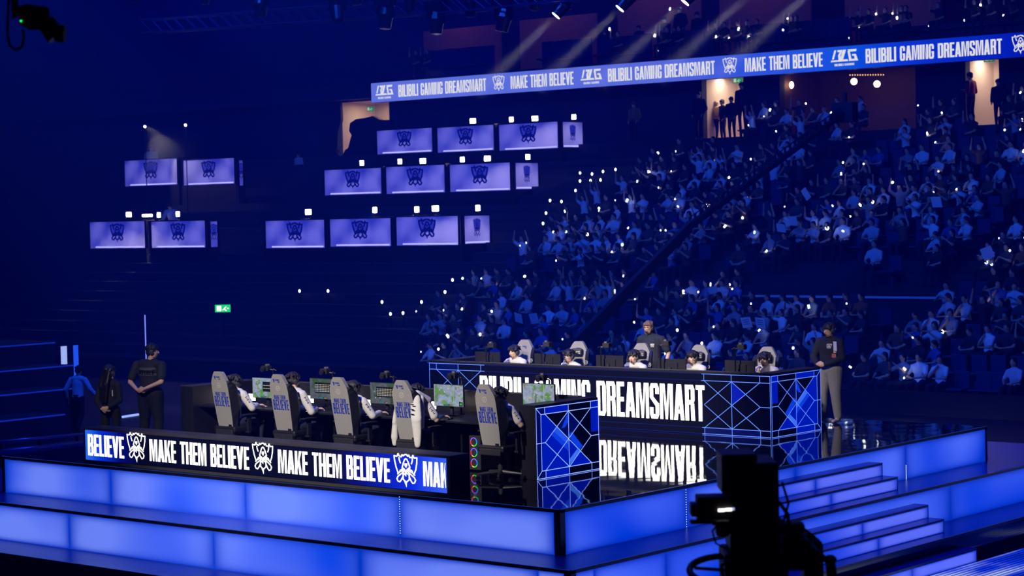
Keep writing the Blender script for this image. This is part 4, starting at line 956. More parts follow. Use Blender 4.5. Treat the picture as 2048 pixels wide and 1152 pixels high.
# referee with hands behind his back
P = PY(300, 760, 1.75); hcw = PY(311, 703, 1.75); root = thing('person', 'referee seen from behind, hands clasped behind his back', 'person', (P.x, 1.75, 0), 0.30)
R = eul(-1.15, 0.02); zt = hcw.z; s_ = zt - 1.66; hc = V((0.05, 0.02, zt))
J = dict(pelvis=(0, 0, 1.0), chest=(0, 0, 1.34 + s_), neck=(0.02, -.01, 1.50 + s_), head=hc, hrot=R, shL=(-.235, -.01, 1.43 + s_), shR=(.235, -.01, 1.43 + s_), elL=(-.29, -.14, 1.14), elR=(.30, -.13, 1.15), wrL=(-.09, -.24, 1.02), wrR=(.06, -.26, 1.045), hdL=(1, -.05, -.15), hdR=(-1, -.05, -.35), huL=(0, -1, 0), huR=(0, -1, 0), curlL=.5, curlR=.35, thL=-1, thR=1,
         hipL=(-.10, 0, .94), hipR=(.10, 0, .94), knL=(-.13, .02, .52), knR=(.13, .02, .52), anL=(-.14, -.02, .1), anR=(.14, -.02, .1), toL=(-.16, .14, .045), toR=(.16, .14, .045), bulk=1.22, leg=1.35, sleeve='short', loose=1.2)
b = human(root, J, [skin2_m, refc, blackc, shoe_m], 0.010)
fuse('hair', hair_bones(hc, R, 91, 0.05, mess=.5, back=-.05), 0.009, [hair_m], root, 2); face(hc, R, root, hair_m); headset(hc, R, root)
refpatch = mat('grey_back_panel', (0.10, 0.095, 0.12, 1), 0.7)
bk = lambda u, v: (V((u, -0.7, v)), V((0, 1, 0)))
def patch(q):
    for i in range(12): q.poly([(-.17 + i * .0283, 1.27 + s_, 0), (-.17 + (i + 1) * .0283, 1.27 + s_, 0), (-.15 + (i + 1) * .025, 1.40 + s_, 0), (-.15 + i * .025, 1.40 + s_, 0)])
decal(b, bk, patch, 'back_panel', refpatch, root)
o = decal(b, bk, lambda q: text(q, 'REFEREE', -.145, .145, 1.285 + s_, 1.355 + s_, lambda u, v, w_=0: (u, v, 0), gap=.08), 'back_lettering', black, root); o.location.y = -0.005
decal(b, lambda u, v: (V((0.7, u, v)), V((-1, 0, 0))), lambda q: [emblem(q, -0.02, 1.22 + s_, 0.055, lambda u, v, w_=0: (u, v, 0), wd=50), text(q, 'REF', .02, .06, 1.225 + s_, 1.27 + s_, lambda u, v, w_=0: (u, v, 0))], 'sleeve_badge', chair_wht, root)
# woman with long hair
Pw = PY(218, 740, 1.1); hcw = PY(219, 745, 1.1); root = thing('person', 'woman with long dark hair and black jacket standing left of the referee', 'person', (Pw.x, 1.1, 0), 0.5)
if hcw.x < -11.5: root.location.x = -11.5
R = eul(-0.5, 0.05); zt = hcw.z; s_ = zt - 1.45; hc = V((0.0, 0.02, zt))
J = dict(pelvis=(0, 0, 0.88 + s_), chest=(0, 0, 1.15 + s_), neck=(0, 0, 1.31 + s_), head=hc, hrot=R, shL=(-.145, 0, 1.24 + s_), shR=(.145, 0, 1.24 + s_), elL=(-.19, -.07, 1.0 + s_), elR=(.19, -.05, 1.0 + s_), wrL=(-.07, -.19, .88 + s_), wrR=(.05, -.20, .90 + s_), hdL=(1, 0, -.2), hdR=(-1, 0, -.2), huL=(0, -1, 0), huR=(0, -1, 0),
         hipL=(-.09, 0, .84 + s_), hipR=(.09, 0, .84 + s_), knL=(-.1, .02, .46), knR=(.1, .02, .46), anL=(-.1, -.02, .1), anR=(.1, -.02, .1), toL=(-.11, .11, .045), toR=(.11, .11, .045), loose=1.0, leg=.98, bulk=.84)
b = human(root, J, [skin2_m, blackc, blackc, shoe_m], 0.011)
fuse('hair', hair_bones(hc, R, 95, 0.05, mess=.4, long=True), 0.010, [mat('dark_brown_hair', (0.012, 0.007, 0.008, 1), 0.45)], root, 2); face(hc, R, root, hair_m); headset(hc, R, root)
decal(b, bk, lambda q: [text(q, 'L', -.12, -.09, 1.12 + s_, 1.20 + s_, lambda u, v, w_=0: (u, v, 0)), text(q, 'C', -.11, -.07, 1.05 + s_, 1.11 + s_, lambda u, v, w_=0: (u, v, 0)), text(q, 'I', .07, .085, 1.07 + s_, 1.17 + s_, lambda u, v, w_=0: (u, v, 0))], 'back_lettering', chair_wht, root)
# man in a pale shirt walking on the hall floor
P = Pz(158, 868, FZ); root = thing('person', 'man in a pale blue-lit shirt walking away on the hall floor at far left', 'person', (P.x, P.y, FZ), 0.35)
R = eul(-0.3, 0.3); hc = V((0.02, 0.06, 1.60))
J = dict(pelvis=(0, 0, 0.96), chest=(0, .03, 1.28), neck=(0, .04, 1.44), head=hc, hrot=R, shL=(-.2, .03, 1.37), shR=(.2, .03, 1.37), elL=(-.33, -.03, 1.12), elR=(.36, .02, 1.13), wrL=(-.36, .08, .90), wrR=(.50, .12, .93), hipL=(-.1, 0, .9), hipR=(.1, 0, .9), knL=(-.1, .16, .52), knR=(.1, 0, .5), anL=(-.1, .12, .1), anR=(.1, -.2, .14), toL=(-.1, .28, .045), toR=(.1, -.08, .045), loose=1.15)
human(root, J, [skin_m, bluec, blackc, blackc], 0.013); fuse('hair', hair_bones(hc, R, 97, 0.05, mess=.4), 0.011, [hair_m], root, 2)
q = MB()

# ================================================================ the hall
wall_m = mat('hall_wall_dark_blue', (0.015, 0.02, 0.05, 1), 0.9, vary=0.35, vscale=0.3)
conc = mat('stand_concrete', (0.018, 0.02, 0.035, 1), 0.85, vary=0.3, vscale=1.5)
RZ0, RY0, DY, DZ = -1.40, 27.0, 0.85, 0.34
NR = 24
def row(i): return RY0 + DY * i, RZ0 + DZ * i
for i in range(NR):
    y, z = row(i); q = MB(); q.box(-83.9, 20, y - .45, (y + .40) if i < NR - 1 else 49.6, FZ + .001, z); struct(q.build('floor_terrace_%d' % (i + 1), conc))
q = MB(); q.box(-60, 20, RY0 - 0.86, RY0 - 0.76, FZ, FZ + 0.6); struct(q.build('wall_parapet', mat('parapet_black', (.004, .005, .012, 1), .8)))
WY = 50.0
RY_ = 48.2
zr0 = (PY(743, 213, RY_).z + PY(2048, 105, RY_).z) / 2; zr1 = (PY(743, 173, RY_).z + PY(2048, 55, RY_).z) / 2
# back wall with three lit doorways and a warm recess
holes = []
def hole(xa, xb, ya, yb_): a = PY(xa, yb_, WY); b = PY(xb, ya, WY); return [a.x, b.x, a.z, b.z]
D1 = hole(676, 778, 212, 310); D2 = hole(1405, 1486, 140, 262); D3 = hole(1932, 1997, 90, 216); D4 = hole(1560, 1830, 110, 215)
for D in (D1, D2, D3, D4): D[3] = zr0 + .26; D[2] = 6.45
D4[2] = 6.45
hs = sorted([D1, D2, D4, D3]); q = MB(); x = -84
for D in hs: q.box(x, D[0], WY, WY + 0.35, FZ, zr0 + .30); q.box(D[0], D[1], WY, WY + 0.35, D[3], zr0 + .30); q.box(D[0], D[1], WY, WY + .35, FZ, D[2]); x = D[1]
q.box(x, 22, WY, WY + 0.35, FZ, zr0 + .30)
struct(q.build('wall_back', wall_m))
q = MB(); q.box(-84.4, -84, -10, 64, FZ, 19); struct(q.build('wall_left', wall_m))
q = MB(); q.box(22, 22.4, -10, 64, FZ, 19); struct(q.build('wall_right', wall_m))
q = MB(); q.box(-84.4, 22.4, -10, 64, 19.6, 20); struct(q.build('ceiling', mat('roof_black', (0.006, 0.008, 0.02, 1), 0.9)))
corr = mat('corridor_plaster', (0.62, 0.50, 0.46, 1), 0.8)
warm_rec = mat('recess_brown', (0.10, 0.04, 0.03, 1), 0.7)
def corridor(n, D, m, depth, power, col):
    q = MB(); x0, x1, z0, z1 = D; y0 = WY + .35; y1 = WY + depth
    q.box(x0 - .2, x1 + .2, y1, y1 + .1, z0 - .1, z1 + .04); q.box(x0 - .2, x0 - 0.0, y0, y1, z0, z1 + .04); q.box(x1, x1 + .2, y0, y1, z0, z1 + .04); q.box(x0, x1, y0, y1, z1, z1 + .04); q.box(x0 - .2, x1 + .2, y0 - .3, y1, z0 - .2, z0)
    o = q.build('wall_doorway_%d' % n, m); struct(o)
    l = bpy.data.lights.new('doorway_lamp', 'AREA'); l.shape = 'RECTANGLE'; l.size = min(2.0, x1 - x0 - .2); l.size_y = 0.5; l.energy = power; l.color = col
    lo = bpy.data.objects.new('doorway_lamp', l); COL.objects.link(lo); lo.location = ((x0 + x1) / 2, WY + depth * .5, z1 - .03)
corridor(1, D1, corr, 2.6, 42, (1, 0.76, 0.62)); corridor(2, D2, corr, 2.6, 48, (1, 0.82, 0.76)); corridor(3, D3, corr, 2.2, 34, (1, 0.84, 0.78)); corridor(4, D4, warm_rec, 3.0, 7, (1, 0.5, 0.35))
for k, (x, y) in enumerate(((1708, 163), (1754, 168), (1583, 170))):
    P = PY(x, y, WY + 0.6); t = thing('globe_lamp', 'warm glowing globe lamp in the brown recess, %s' % ('left of a close pair', 'right of a close pair', 'alone at the left')[k], 'lamp', tuple(P), 0, 'globe lamps in the recess')
    q = MB(); q.ell((0, 0, 0), (.13, .13, .13) if k < 2 else (.09, .1, .14)); q.build('globe', emit('warm_globe', (1, .72, .38, 1), 9), t, True); q = MB(); q.cyl((0, 0, .12), (0, 0, 2.65 - (P.z - 6.4)), .012, n=6); q.build('cable', dark, t)
P0 = PY(1700, 150, WY + 1.2); t = thing('string_of_lights', 'row of small warm bulbs strung in the brown recess above the globe lamps', 'lights', tuple(P0))
q = MB()
for i in range(14): q.ell((i * .115, 0, -0.006 * i), (.03, .03, .03), n=6, k=4)
q.build('bulbs', emit('warm_bulb', (1, .45, .2, 1), 1.5), t); q = MB(); q.cyl((0, 0, .03), (1.5, 0, -.05), .008, n=5); q.build('wire', dark, t)
# green exit signs
def exit_sign(P, label, w_=0.62, h_=0.3, s=1.0, rz=0.0):
    t = thing('exit_sign', label, 'sign', tuple(P), rz); q = MB(); q.box(-w_ / 2, w_ / 2, 0, .06, -h_ / 2, h_ / 2); q.build('sign_box', emit('exit_green_%d' % (s * 100), C(20, 190, 110), 1.3 * s), t)
    q = MB(); f = lambda u, v: (u * w_, -.004, v * h_)
    for p in ([(-.38, -.35), (-.08, -.35), (-.08, .35), (-.38, .35)], [(.08, .0), (.2, .25), (.28, .25), (.16, -.05), (.3, -.3), (.22, -.35), (.1, -.12), (.02, -.3), (-.02, -.2)], [(.30, -.05), (.42, -.05), (.42, .08), (.30, .08)]): q.poly([f(u, v) for u, v in p])
    q.build('pictogram', emit('exit_white_%d' % (s * 100), (.9, 1, .95, 1), 1.6 * s), t); return t
P = PY(445, 617, 29.0); t = exit_sign(P, 'lit green exit sign standing alone in the dark blue left part of the hall', .54, .26, 1.0, 0.6)
sz = RZ0 + DZ * 3 - P.z; q = MB(); q.cyl((0, .08, sz), (0, .08, .1), .02, n=6); q.build('post', black, t)
P = PY(1474, 161, WY - 0.1); exit_sign(P, 'small exit sign at the top of the middle doorway', .42, .2, .35)
P = PY(1978, 118, WY - 0.1); exit_sign(P, 'small exit sign at the top of the right doorway', .42, .2, .25)
P = PY(740, 218, WY - 0.1); exit_sign(P, 'small exit sign at the top of the left doorway', .42, .2, .3)

# ribbon board
a = PY(743, 193, RY_); b = PY(2048, 80, RY_)
rx0 = a.x; rx1 = b.x + 8
t = thing('ribbon_board', 'long blue LED ribbon board above the crowd, white team names and slogans', 'LED board', (rx0, RY_, zr0))
def ribbon_m():
    m = bpy.data.materials.new('ribbon_picture'); m.use_nodes = True; nt = m.node_tree; b_ = nt.nodes['Principled BSDF']; b_.inputs['Base Color'].default_value = (0.01, 0.01, 0.05, 1)
    tc = nt.nodes.new('ShaderNodeTexCoord'); sp = nt.nodes.new('ShaderNodeSeparateXYZ'); nt.links.new(tc.outputs['Generated'], sp.inputs[0]); rp = nt.nodes.new('ShaderNodeValToRGB'); el = rp.color_ramp.elements
    el[0].position = 0; el[0].color = C(92, 112, 242); el[1].position = 1; el[1].color = C(0, 25, 190)
    for p, c in ((0.40, C(86, 106, 240)), (0.50, C(50, 85, 238)), (0.62, C(12, 80, 240)), (0.68, C(8, 50, 225)), (0.8, C(0, 22, 185))): k = el.new(p); k.color = c
    nt.links.new(sp.outputs[0], rp.inputs['Fac']); nt.links.new(rp.outputs['Color'], b_.inputs['Emission Color']); b_.inputs['Emission Strength'].default_value = 1.0; return m
q = MB(); q.box(0, rx1 - rx0, 0.004, 0.25, 0, zr1 - zr0); q.build('housing', dark, t)
q = MB(); q.box(0, rx1 - rx0, -0.01, 0.004, 0.01, zr1 - zr0 - .01); sR = q.build('screen', ribbon_m(), t)
fn = lambda u, v, w_=0: (u - rx0, -0.02, v - zr0)
XR = lambda px: PY(px, 130, RY_).x
hR = zr1 - zr0; za, zb = zr0 + .20 * hR, zr0 + .80 * hR
rw = emit('ribbon_white', C(222, 224, 250), 1.0)
for s, p0, p1 in (('BILIBILI GAMING DREAMSMART', 796, 972), ('MAKE THEM BELIEVE', 1021, 1147), ('BILIBILI GAMING DREAMSMART', 1216, 1430), ('MAKE THEM BELIEVE', 1490, 1646), ('BILIBILI GAMING DREAMSMART', 1732, 2005), ('MAKE THEM BELIEVE', 2095, 2260)):
    q = MB(); text(q, s, XR(p0), XR(p1), za, zb, fn); q.build('lettering', rw, sR)
for p in (997, 1460, 2042): q = MB(); emblem(q, XR(p), zr0 + .12 * hR, hR * .76, fn, wd=24); q.build('trophy_emblem', rw, sR)
for p0, p1 in ((750, 786), (1161, 1204), (1662, 1717)): q = MB(); team_mark(q, XR(p0), XR(p1), zr0 + .14 * hR, zr0 + .84 * hR, fn); q.build('team_logo', rw, sR)

# upper balcony
q = MB(); q.box(-84, 22, RY_ + .26, 62, zr0 + 0.31, zr0 + .5); struct(q.build('floor_balcony', conc))
for k in range(4): q = MB(); q.box(-84, 22, 49.3 + .9 * k, 60, zr0 + .5 + .2 * k, zr0 + .5 + .2 * (k + 1)); struct(q.build('floor_terrace_%d' % (NR + 1 + k), conc))
UZ = zr0 + .5 + .2 * 4
q = MB(); q.box(-84, rx0, RY_ + .1, RY_ + .3, zr0 + .25, zr1); struct(q.build('trim_balcony', wall_m))
q = MB(); q.box(-84, 22, 60, 60.4, UZ, 19); struct(q.build('wall_upper', wall_m))
brown = mat('brown_wall_panel', (0.42, 0.17, 0.13, 1), 0.85, vary=0.15, vscale=0.6)
UY = 56.0
for k, (x0, x1, y0, y1) in enumerate(((848, 1000, 48, 112), (1040, 1192, 26, 92), (1236, 1400, -12, 96), (1440, 1620, -30, 70), (1690, 1880, -50, 40))):
    a = PY(x0, y1, UY); b = PY(x1, y0, UY)
    q = MB(); q.box(a.x, b.x, UY, UY + .1, UZ, b.z); struct(q.build('wall_panel_%d' % (k + 1), brown))
    l = bpy.data.lights.new('wall_washer', 'POINT'); l.energy = 14; l.color = (1, .42, .34); l.shadow_soft_size = .2; lo = bpy.data.objects.new('wall_washer', l); COL.objects.link(lo); lo.location = ((a.x + b.x) / 2, UY - 1.6, b.z + 1.2)
seatm = mat('stand_seat_blue', (0.012, 0.02, 0.10, 1), 0.6)
# benches of the upper tier, dark silhouettes
for k, (x0, x1, ytop) in enumerate(((846, 985, 102), (1080, 1180, 84), (1190, 1300, 76), (1310, 1430, 66), (1500, 1700, 50), (1720, 2048, 60))):
    a = PY(x0, ytop, 52.5 + .2 * k); b = PY(x1, ytop, 52.5 + .2 * k); q = MB(); n = max(3, int((b.x - a.x) / .55)); t = thing('seat_row', 'dark row of upper balcony seats, %s from the left above the ribbon board' % ('first', 'second', 'third', 'fourth', 'fifth', 'sixth')[k], 'seats', (a.x, 52.6 + .2 * k, UZ), 0, 'upper balcony seat rows')
    for i in range(n):
        w_ = (b.x - a.x) / n; q.box(i * w_ + .02, (i + 1) * w_ - .02, 0, .08, .2, a.z - UZ + R_.uniform(-.02, .02)); q.box(i * w_ + .03, (i + 1) * w_ - .03, -.4, 0, .38, .46)
    q.box(0, b.x - a.x, .02, .06, 0, .5); q.build('seats', seatm, t)

# ---------------------------------------------------------------- frosted booth fronts with the trophy mark
def booth_m(name, lo, hi, tint):
    m = bpy.data.materials.new(name); m.use_nodes = True; nt = m.node_tree; b_ = nt.nodes['Principled BSDF']; b_.inputs['Base Color'].default_value = (0.65, 0.62, 0.75, 1); b_.inputs['Roughness'].default_value = .6
    tr = nt.nodes.new('ShaderNodeBsdfTranslucent'); tr.inputs['Color'].default_value = (.8, .78, .9, 1); mx = nt.nodes.new('ShaderNodeMixShader'); mx.inputs[0].default_value = .55
    out = nt.nodes['Material Output']; nt.links.new(b_.outputs[0], mx.inputs[1]); nt.links.new(tr.outputs[0], mx.inputs[2]); nt.links.new(mx.outputs[0], out.inputs['Surface'])
    tc = nt.nodes.new('ShaderNodeTexCoord'); n = nt.nodes.new('ShaderNodeTexNoise'); n.inputs['Scale'].default_value = 1.2; n.inputs['Detail'].default_value = .5; nt.links.new(tc.outputs['Object'], n.inputs[0])
    r = nt.nodes.new('ShaderNodeValToRGB'); r.color_ramp.elements[0].position = .35; r.color_ramp.elements[0].color = lo; r.color_ramp.elements[1].position = .68; r.color_ramp.elements[1].color = hi
    nt.links.new(n.outputs['Fac'], r.inputs[0]); nt.links.new(r.outputs[0], b_.inputs['Emission Color']); b_.inputs['Emission Strength'].default_value = 1.0; return m
BM = booth_m('frosted_booth_front', C(44, 48, 190), C(108, 106, 236), 0)
strip_e = emit('booth_strip_light', C(150, 150, 255), 1.8); emb_d = mat('emblem_dark_print', (0.004, 0.006, 0.08, 1), .6, em=C(6, 12, 110), es=.9)
lampw = emit('booth_lamp_white', (1, .92, .84, 1), 22)
def booth(label, xa, xb, ytl, ybl, Y, group, side=False, anchor=None, ytr=None, strip=True):
    a = PY(xa, ytl, Y); z0 = PY(xa, ybl, Y).z; z1 = a.z
    if not side: b = PY(xb, ytl, Y); Wd = b.x - a.x; t = thing('booth_front', label, 'booth', (a.x, Y, z0), 0, group)
    else: b = PX(xb, ytl, a.x); Wd = b.y - Y; t = thing('booth_front', label, 'booth', (a.x, Y, z0), PI / 2, group)
    h = z1 - z0
    q = MB(); q.box(0, Wd, -.02, .0, 0, h); p = q.build('frosted_panel', BM, t)
    q = MB(); q.box(-.06, Wd + .06, -.04, .45 if not side else .04, h, h + .05); q.build('counter_top', black, t)
    q = MB(); q.box(-.10, 0, -.05, .05, 0, h); q.build('post', black, t); q = MB(); q.box(Wd, Wd + .10, -.05, .05, 0, h); q.build('post', black, t)
    sz = RZ0 + DZ * math.ceil((Y - RY0 - .40) / DY); q = MB(); q.box(-.1, Wd + .1, -.05, .05, min(-.02, sz - z0 + .002), 0); q.build('plinth', blackm, t)
    if strip:
        q = MB(); q.box(Wd * (.1 if not side else .05), Wd * .97, -.035, -.02, .03, .075); q.build('strip_light', strip_e, p)
    q = MB(); eh = h * .72; cx_ = Wd * .5
    if side: emblem(q, 0, h * .18, eh, lambda u, v, w_=0: (cx_ + u * .55, -.03 - .002 * (w_ + 1), v), 0, 26, mfill=1)
    else: emblem(q, cx_, h * .2, eh, lambda u, v, w_=0: (cx_ + (u - cx_) * 1.15, -.03 - .002 * (w_ + 1), v), 0, 40, mfill=1)
    q.build('trophy_emblem', [emb_d, emit('emblem_fill', C(38, 46, 190), 1.0)], p)
    return t, a, Wd, h
def lamp(x, y, Y, w_, h_, label, group, light=True, e=230):
    P = PY(x, y, Y); t = thing('lamp', label, 'lamp', tuple(P), 0, group)
    q = MB(); q.box(-w_ / 2, w_ / 2, -.03, 0.0, -h_ / 2, h_ / 2); q.build('lit_panel', lampw, t, bevel=.02)
    q = MB(); q.box(-w_ / 2 - .02, w_ / 2 + .02, 0.0, .05, -h_ / 2 - .02, h_ / 2 + .02); sz = RZ0 + DZ * math.ceil((P.y - RY0 - .40) / DY); q.cyl((0, .03, sz - P.z), (0, .03, 0), .02, n=6); q.build('lamp_housing', black, t)
    if light:
        spot('booth_lamp', (P.x, P.y - .08, P.z - .02), (P.x, Y - .55, P.z - .75), e, (1, .88, .80), 95, .6, .08)
Y1, Y2, Y3 = 35.6, 40.9, 45.1
def rowbooths(Y, L_, rows):
    for k, (lab, xa, xb, yt, yb_, sd) in enumerate(L_):
        booth(lab, xa, xb, yt, yb_, Y, rows, sd)
rowbooths(Y3, [('leftmost frosted booth front in the top tier under the ribbon board', 754.6, 865, 262, 309, False), ('second frosted booth front in the top tier, lamp above it', 875.4, 988.3, 256, 305.5, False), ('third frosted booth front in the top tier, two lamps above it', 998.7, 1116.4, 250, 301.5, False)], 'top tier booth fronts')
booth('narrow side face of the top tier booth, its right end', 1123.7, 1163.6, 244, 294.5, Y3, 'top tier booth fronts', True)
rowbooths(Y2, [('leftmost frosted booth front in the middle tier', 649.7, 763.3, 340.5, 390.8, False), ('brightest frosted booth front, second in the middle tier', 773, 890, 334.5, 388, False), ('third frosted booth front in the middle tier', 900.4, 1021, 330, 384, False)], 'middle tier booth fronts')
booth('narrow side face of the middle tier booth, its right end', 1029, 1074.7, 326, 378.5, Y2, 'middle tier booth fronts', True)
rowbooths(Y1, [('leftmost frosted booth front in the bottom tier of the central block', 532, 649.7, 442, 496.5, False), ('second frosted booth front in the bottom central tier', 660.8, 782.4, 438.8, 493.3, False), ('third frosted booth front in the bottom central tier', 793.5, 917, 434.5, 491, False)], 'bottom tier booth fronts')
booth('narrow side face of the bottom central tier booth, its right end', 926.8, 977.5, 432, 488, Y1, 'bottom tier booth fronts', True)
booth('far left upper booth front with a person behind it', 250, 354.9, 322, 373, 41.2, 'upper left booth fronts'); booth('right one of the two upper left booth fronts', 367, 469.4, 321, 371, 41.2, 'upper left booth fronts')
booth('narrow side face at the right end of the upper left booths', 477, 484, 321, 371, 41.2, 'upper left booth fronts', True, strip=False)
booth('far left lower booth front, the lowest at the left', 180.5, 290.4, 444.5, 497, 35.6, 'lower left booth fronts'); booth('lower left booth front with a person bending over it', 303.3, 411.2, 443.5, 496, 35.6, 'lower left booth fronts')
booth('narrow side face at the right end of the lower left booths', 419.3, 433.2, 443, 494, 35.6, 'lower left booth fronts', True, strip=False)
q = MB()
LPS = [(946, 242, Y3), (1023, 239, Y3), (1070, 237, Y3), (1148, 234, Y3 + .9), (724, 326, Y2), (800, 323, Y2), (846, 322, Y2), (925, 319, Y2), (975, 317, Y2), (1056, 314, Y2 + .9), (617, 424, Y1), (750, 420, Y1), (834, 419, Y1), (871, 417, Y1), (956, 416, Y1 + .9), (258, 429, 35.7), (318, 430, 35.7), (356, 428, 35.7)]
nm = {Y3: 'top', Y2: 'middle', Y1: 'bottom'}
cnt = {}
for k, (x, y, Y) in enumerate(LPS):
    big = k in (0, 2, 6, 8, 10, 13, 15); tr_ = 'lower left' if Y == 35.7 else nm.get(Y, nm.get(round(Y - .9, 1), 'end'))
    cnt[tr_] = cnt.get(tr_, 0) + 1
    lamp(x, y, Y + .55, .30 if big else .20, .20, 'small glaring white lamp above the %s booth tier, number %s from the left' % (tr_, ('one', 'two', 'three', 'four', 'five', 'six')[cnt[tr_] - 1]), 'lamps on the %s booth tier' % tr_)
lamp(295, 431, 36.25, .62, .10, 'wide flat white lamp above the far left lower booth', 'lamps on the lower left booth tier')
for k, (x, y) in enumerate(((290, 249), (371, 246))):
    P = PY(x, y, 40.2); t = thing('spotlight', ('small white spotlight high above the far left booth', 'fainter small spotlight right of the first one above the left booths')[k], 'spotlight', tuple(P))
    q = MB(); q.cyl((0, 0, 0), (.02, .02, -.1), .07, .08, 12); q.cyl((0, 0, RZ0 + DZ * 16 - P.z), (0, 0, 0), .02, n=6); q.build('body', black, t); q = MB(); q.ell((.03, -.03, -.09), (.06, .06, .06)); q.build('lens', emit('spot_lens', (1, .95, .9, 1), (9, 3)[k]), t)
spot('booth_spot', tuple(PY(290, 249, 40.1)), tuple(PY(345, 345, 40.4)), 260, (1, .9, .85), 62, .4, .05)

# ---------------------------------------------------------------- crowd
crowd_cloth = mat('crowd_top_cloth', (0.5, 0.5, 0.5, 1), .9)
nt = crowd_cloth.node_tree; oi = nt.nodes.new('ShaderNodeObjectInfo'); nt.links.new(oi.outputs['Color'], nt.nodes['Principled BSDF'].inputs['Base Color'])
trou = mat('crowd_trousers', (0.012, 0.014, 0.03, 1), .9)
def crowd_body(kind):
    hc = V((0, .06, 1.18)); Rh = eul([0, .3, -.3, 0, .2, -.2, 0, .4][kind], [.05, .2, .1, .4, .0, .1, .15, .3][kind]); J = {}
    B = [cap((0, -.02, .58), (0, .02, .82), .15, .15, 1, .75, (1, 0, 0)), cap((0, .02, .8), (0, .02, .92), .15, .16, 1, .7, (1, 0, 0)), cap((-.1, .02, .97), (.1, .02, .97), .075, .075, 1), cap((0, .02, 1.0), (0, .05, 1.09), .05, .048, 0),
         ellp(hc, (.078, .092, .115), 0, Rh), ellp(hc + Rh @ V((0, -.022, .03)), (.09, .097, .105), 3, Rh), ellp(hc + Rh @ V((0, -.045, -.03)), (.082, .07, .09), 3, Rh)]
    if kind in (2, 5): B += [cap(hc + V((-.06, -.05, -.02)), hc + V((-.08, -.03, -.2)), .05, .035, 3), cap(hc + V((.06, -.05, -.02)), hc + V((.08, -.03, -.2)), .05, .035, 3)]
    for s in (-1, 1):
        B += [cap((s * .1, 0, .55), (s * .14, .42, .52), .09, .07, 2), cap((s * .14, .42, .52), (s * .14, .40, .08), .065, .05, 2), cap((s * .14, .38, .05), (s * .15, .52, .04), .045, .04, 2)]
        sh = V((s * .19, .02, .96)); P = {0: ((s * .25, .15, .72), (s * .10, .32, .68)), 1: ((s * .27, .2, .76), (s * .06, .36, .88)), 2: ((s * .26, .12, .72), (s * .05, .3, .66)), 3: ((s * .25, .2, .72), (s * .07, .36, .70)),
             4: ((s * .30, .18, 1.02), (s * .26, .2, 1.30)) if s > 0 else ((-.26, .15, .72), (-.1, .3, .66)), 5: ((s * .33, .12, 1.10), (s * .25, .15, 1.38)), 6: ((s * .28, .25, .84), (s * .12, .40, 1.02)), 7: ((s * .24, .18, .74), (s * .03, .18, .98)) if s > 0 else ((-.25, .2, .72), (-.05, .3, .72))}[kind]
        e, w_ = V(P[0]), V(P[1]); m_ = sh + (e - sh) * .7
        B += [cap(sh, m_, .062, .058, 1), cap(m_, e, .045, .042, 0), cap(e, w_, .042, .03, 0), cap(w_, w_ + (w_ - e).normalized() * .1, .036, .028, 0)]
    o = fuse('spectator', B, .034, [skin_m, crowd_cloth, trou, hair_m], None, 1); return o
protos = [crowd_body(k) for k in range(8)]
def seat_proto():
    q = MB(); q.box(-.22, .22, -.20, .22, .42, .47); q.box(-.22, .22, -.28, -.22, .45, .90); q.box(-.04, .04, -.2, .0, 0.0, .42); return q
s0 = seat_proto().build('stand_seat', seatm, None, bevel=.015)
words = ['first', 'second', 'third', 'fourth', 'fifth', 'sixth', 'seventh', 'eighth', 'ninth', 'tenth', 'eleventh', 'twelfth', 'thirteenth', 'fourteenth', 'fifteenth', 'sixteenth', 'seventeenth', 'eighteenth', 'nineteenth', 'twentieth', 'twenty-first', 'twenty-second', 'twenty-third', 'twenty-fourth', 'twenty-fifth', 'twenty-sixth', 'twenty-seventh', 'twenty-eighth', 'twenty-ninth', 'thirtieth'] + ['number %d' % k for k in range(31, 99)]
cols = [('white', (0.80, 0.80, 0.85)), ('white', (0.75, 0.78, 0.85)), ('white', (0.62, .64, .75)), ('pale grey', (0.34, .34, .38)), ('black', (0.015, .015, .02)), ('black', (.02, .02, .03)), ('dark grey', (0.06, .06, .07)), ('blue', (0.05, .12, .4)), ('dark', (.04, .03, .05)), ('brown', (.14, .06, .04))]
kinds = ['with hands in the lap', 'holding a phone up to the face', 'with long hair', 'looking down', 'with one arm raised', 'with both arms raised', 'holding something out in front', 'with a hand at the chin']
R3 = random.Random(11)
people = []
for i in range(NR):
    y, z = row(i); nx = 0
    if i in (7,): continue                      # the walkway behind the rail
    x = -29.6
    while x < 6:
        px, py, dd = proj((x, y, z + .9))
        if px > 2075: break
        aisle = abs(x + 21.3) < .55 or abs(x + 12.4) < .55
        vom = (1480 < px < 1860 and 470 < py < 590) and R3.random() < .85
        dens = .74 if i < 12 else (.62 if i < 18 else .40)
        if px < 1150 and py > 560: dens = .72
        if px < 1300 and i > 13: dens *= .5
        if px > 1880 and py > 690: dens = .12
        if py > 770: dens *= .6
        if py < 300: dens *= .7
        door = (1385 < px < 1500 and py < 285) or (1925 < px < 2010 and py < 240)
        if not aisle and not vom and not door and 850 < px:
            people.append((x + R3.uniform(-.05, .05), y, z, i, px, py, dd, R3.random() < dens))
        x += .53
occ = [p for p in people if p[7]]; emp = [p for p in people if not p[7]]
occ.sort(key=lambda p: p[6]); named = occ[:300]; rest = occ[300:]
named.sort(key=lambda p: (p[3], p[0])); rc = {}
used = set()
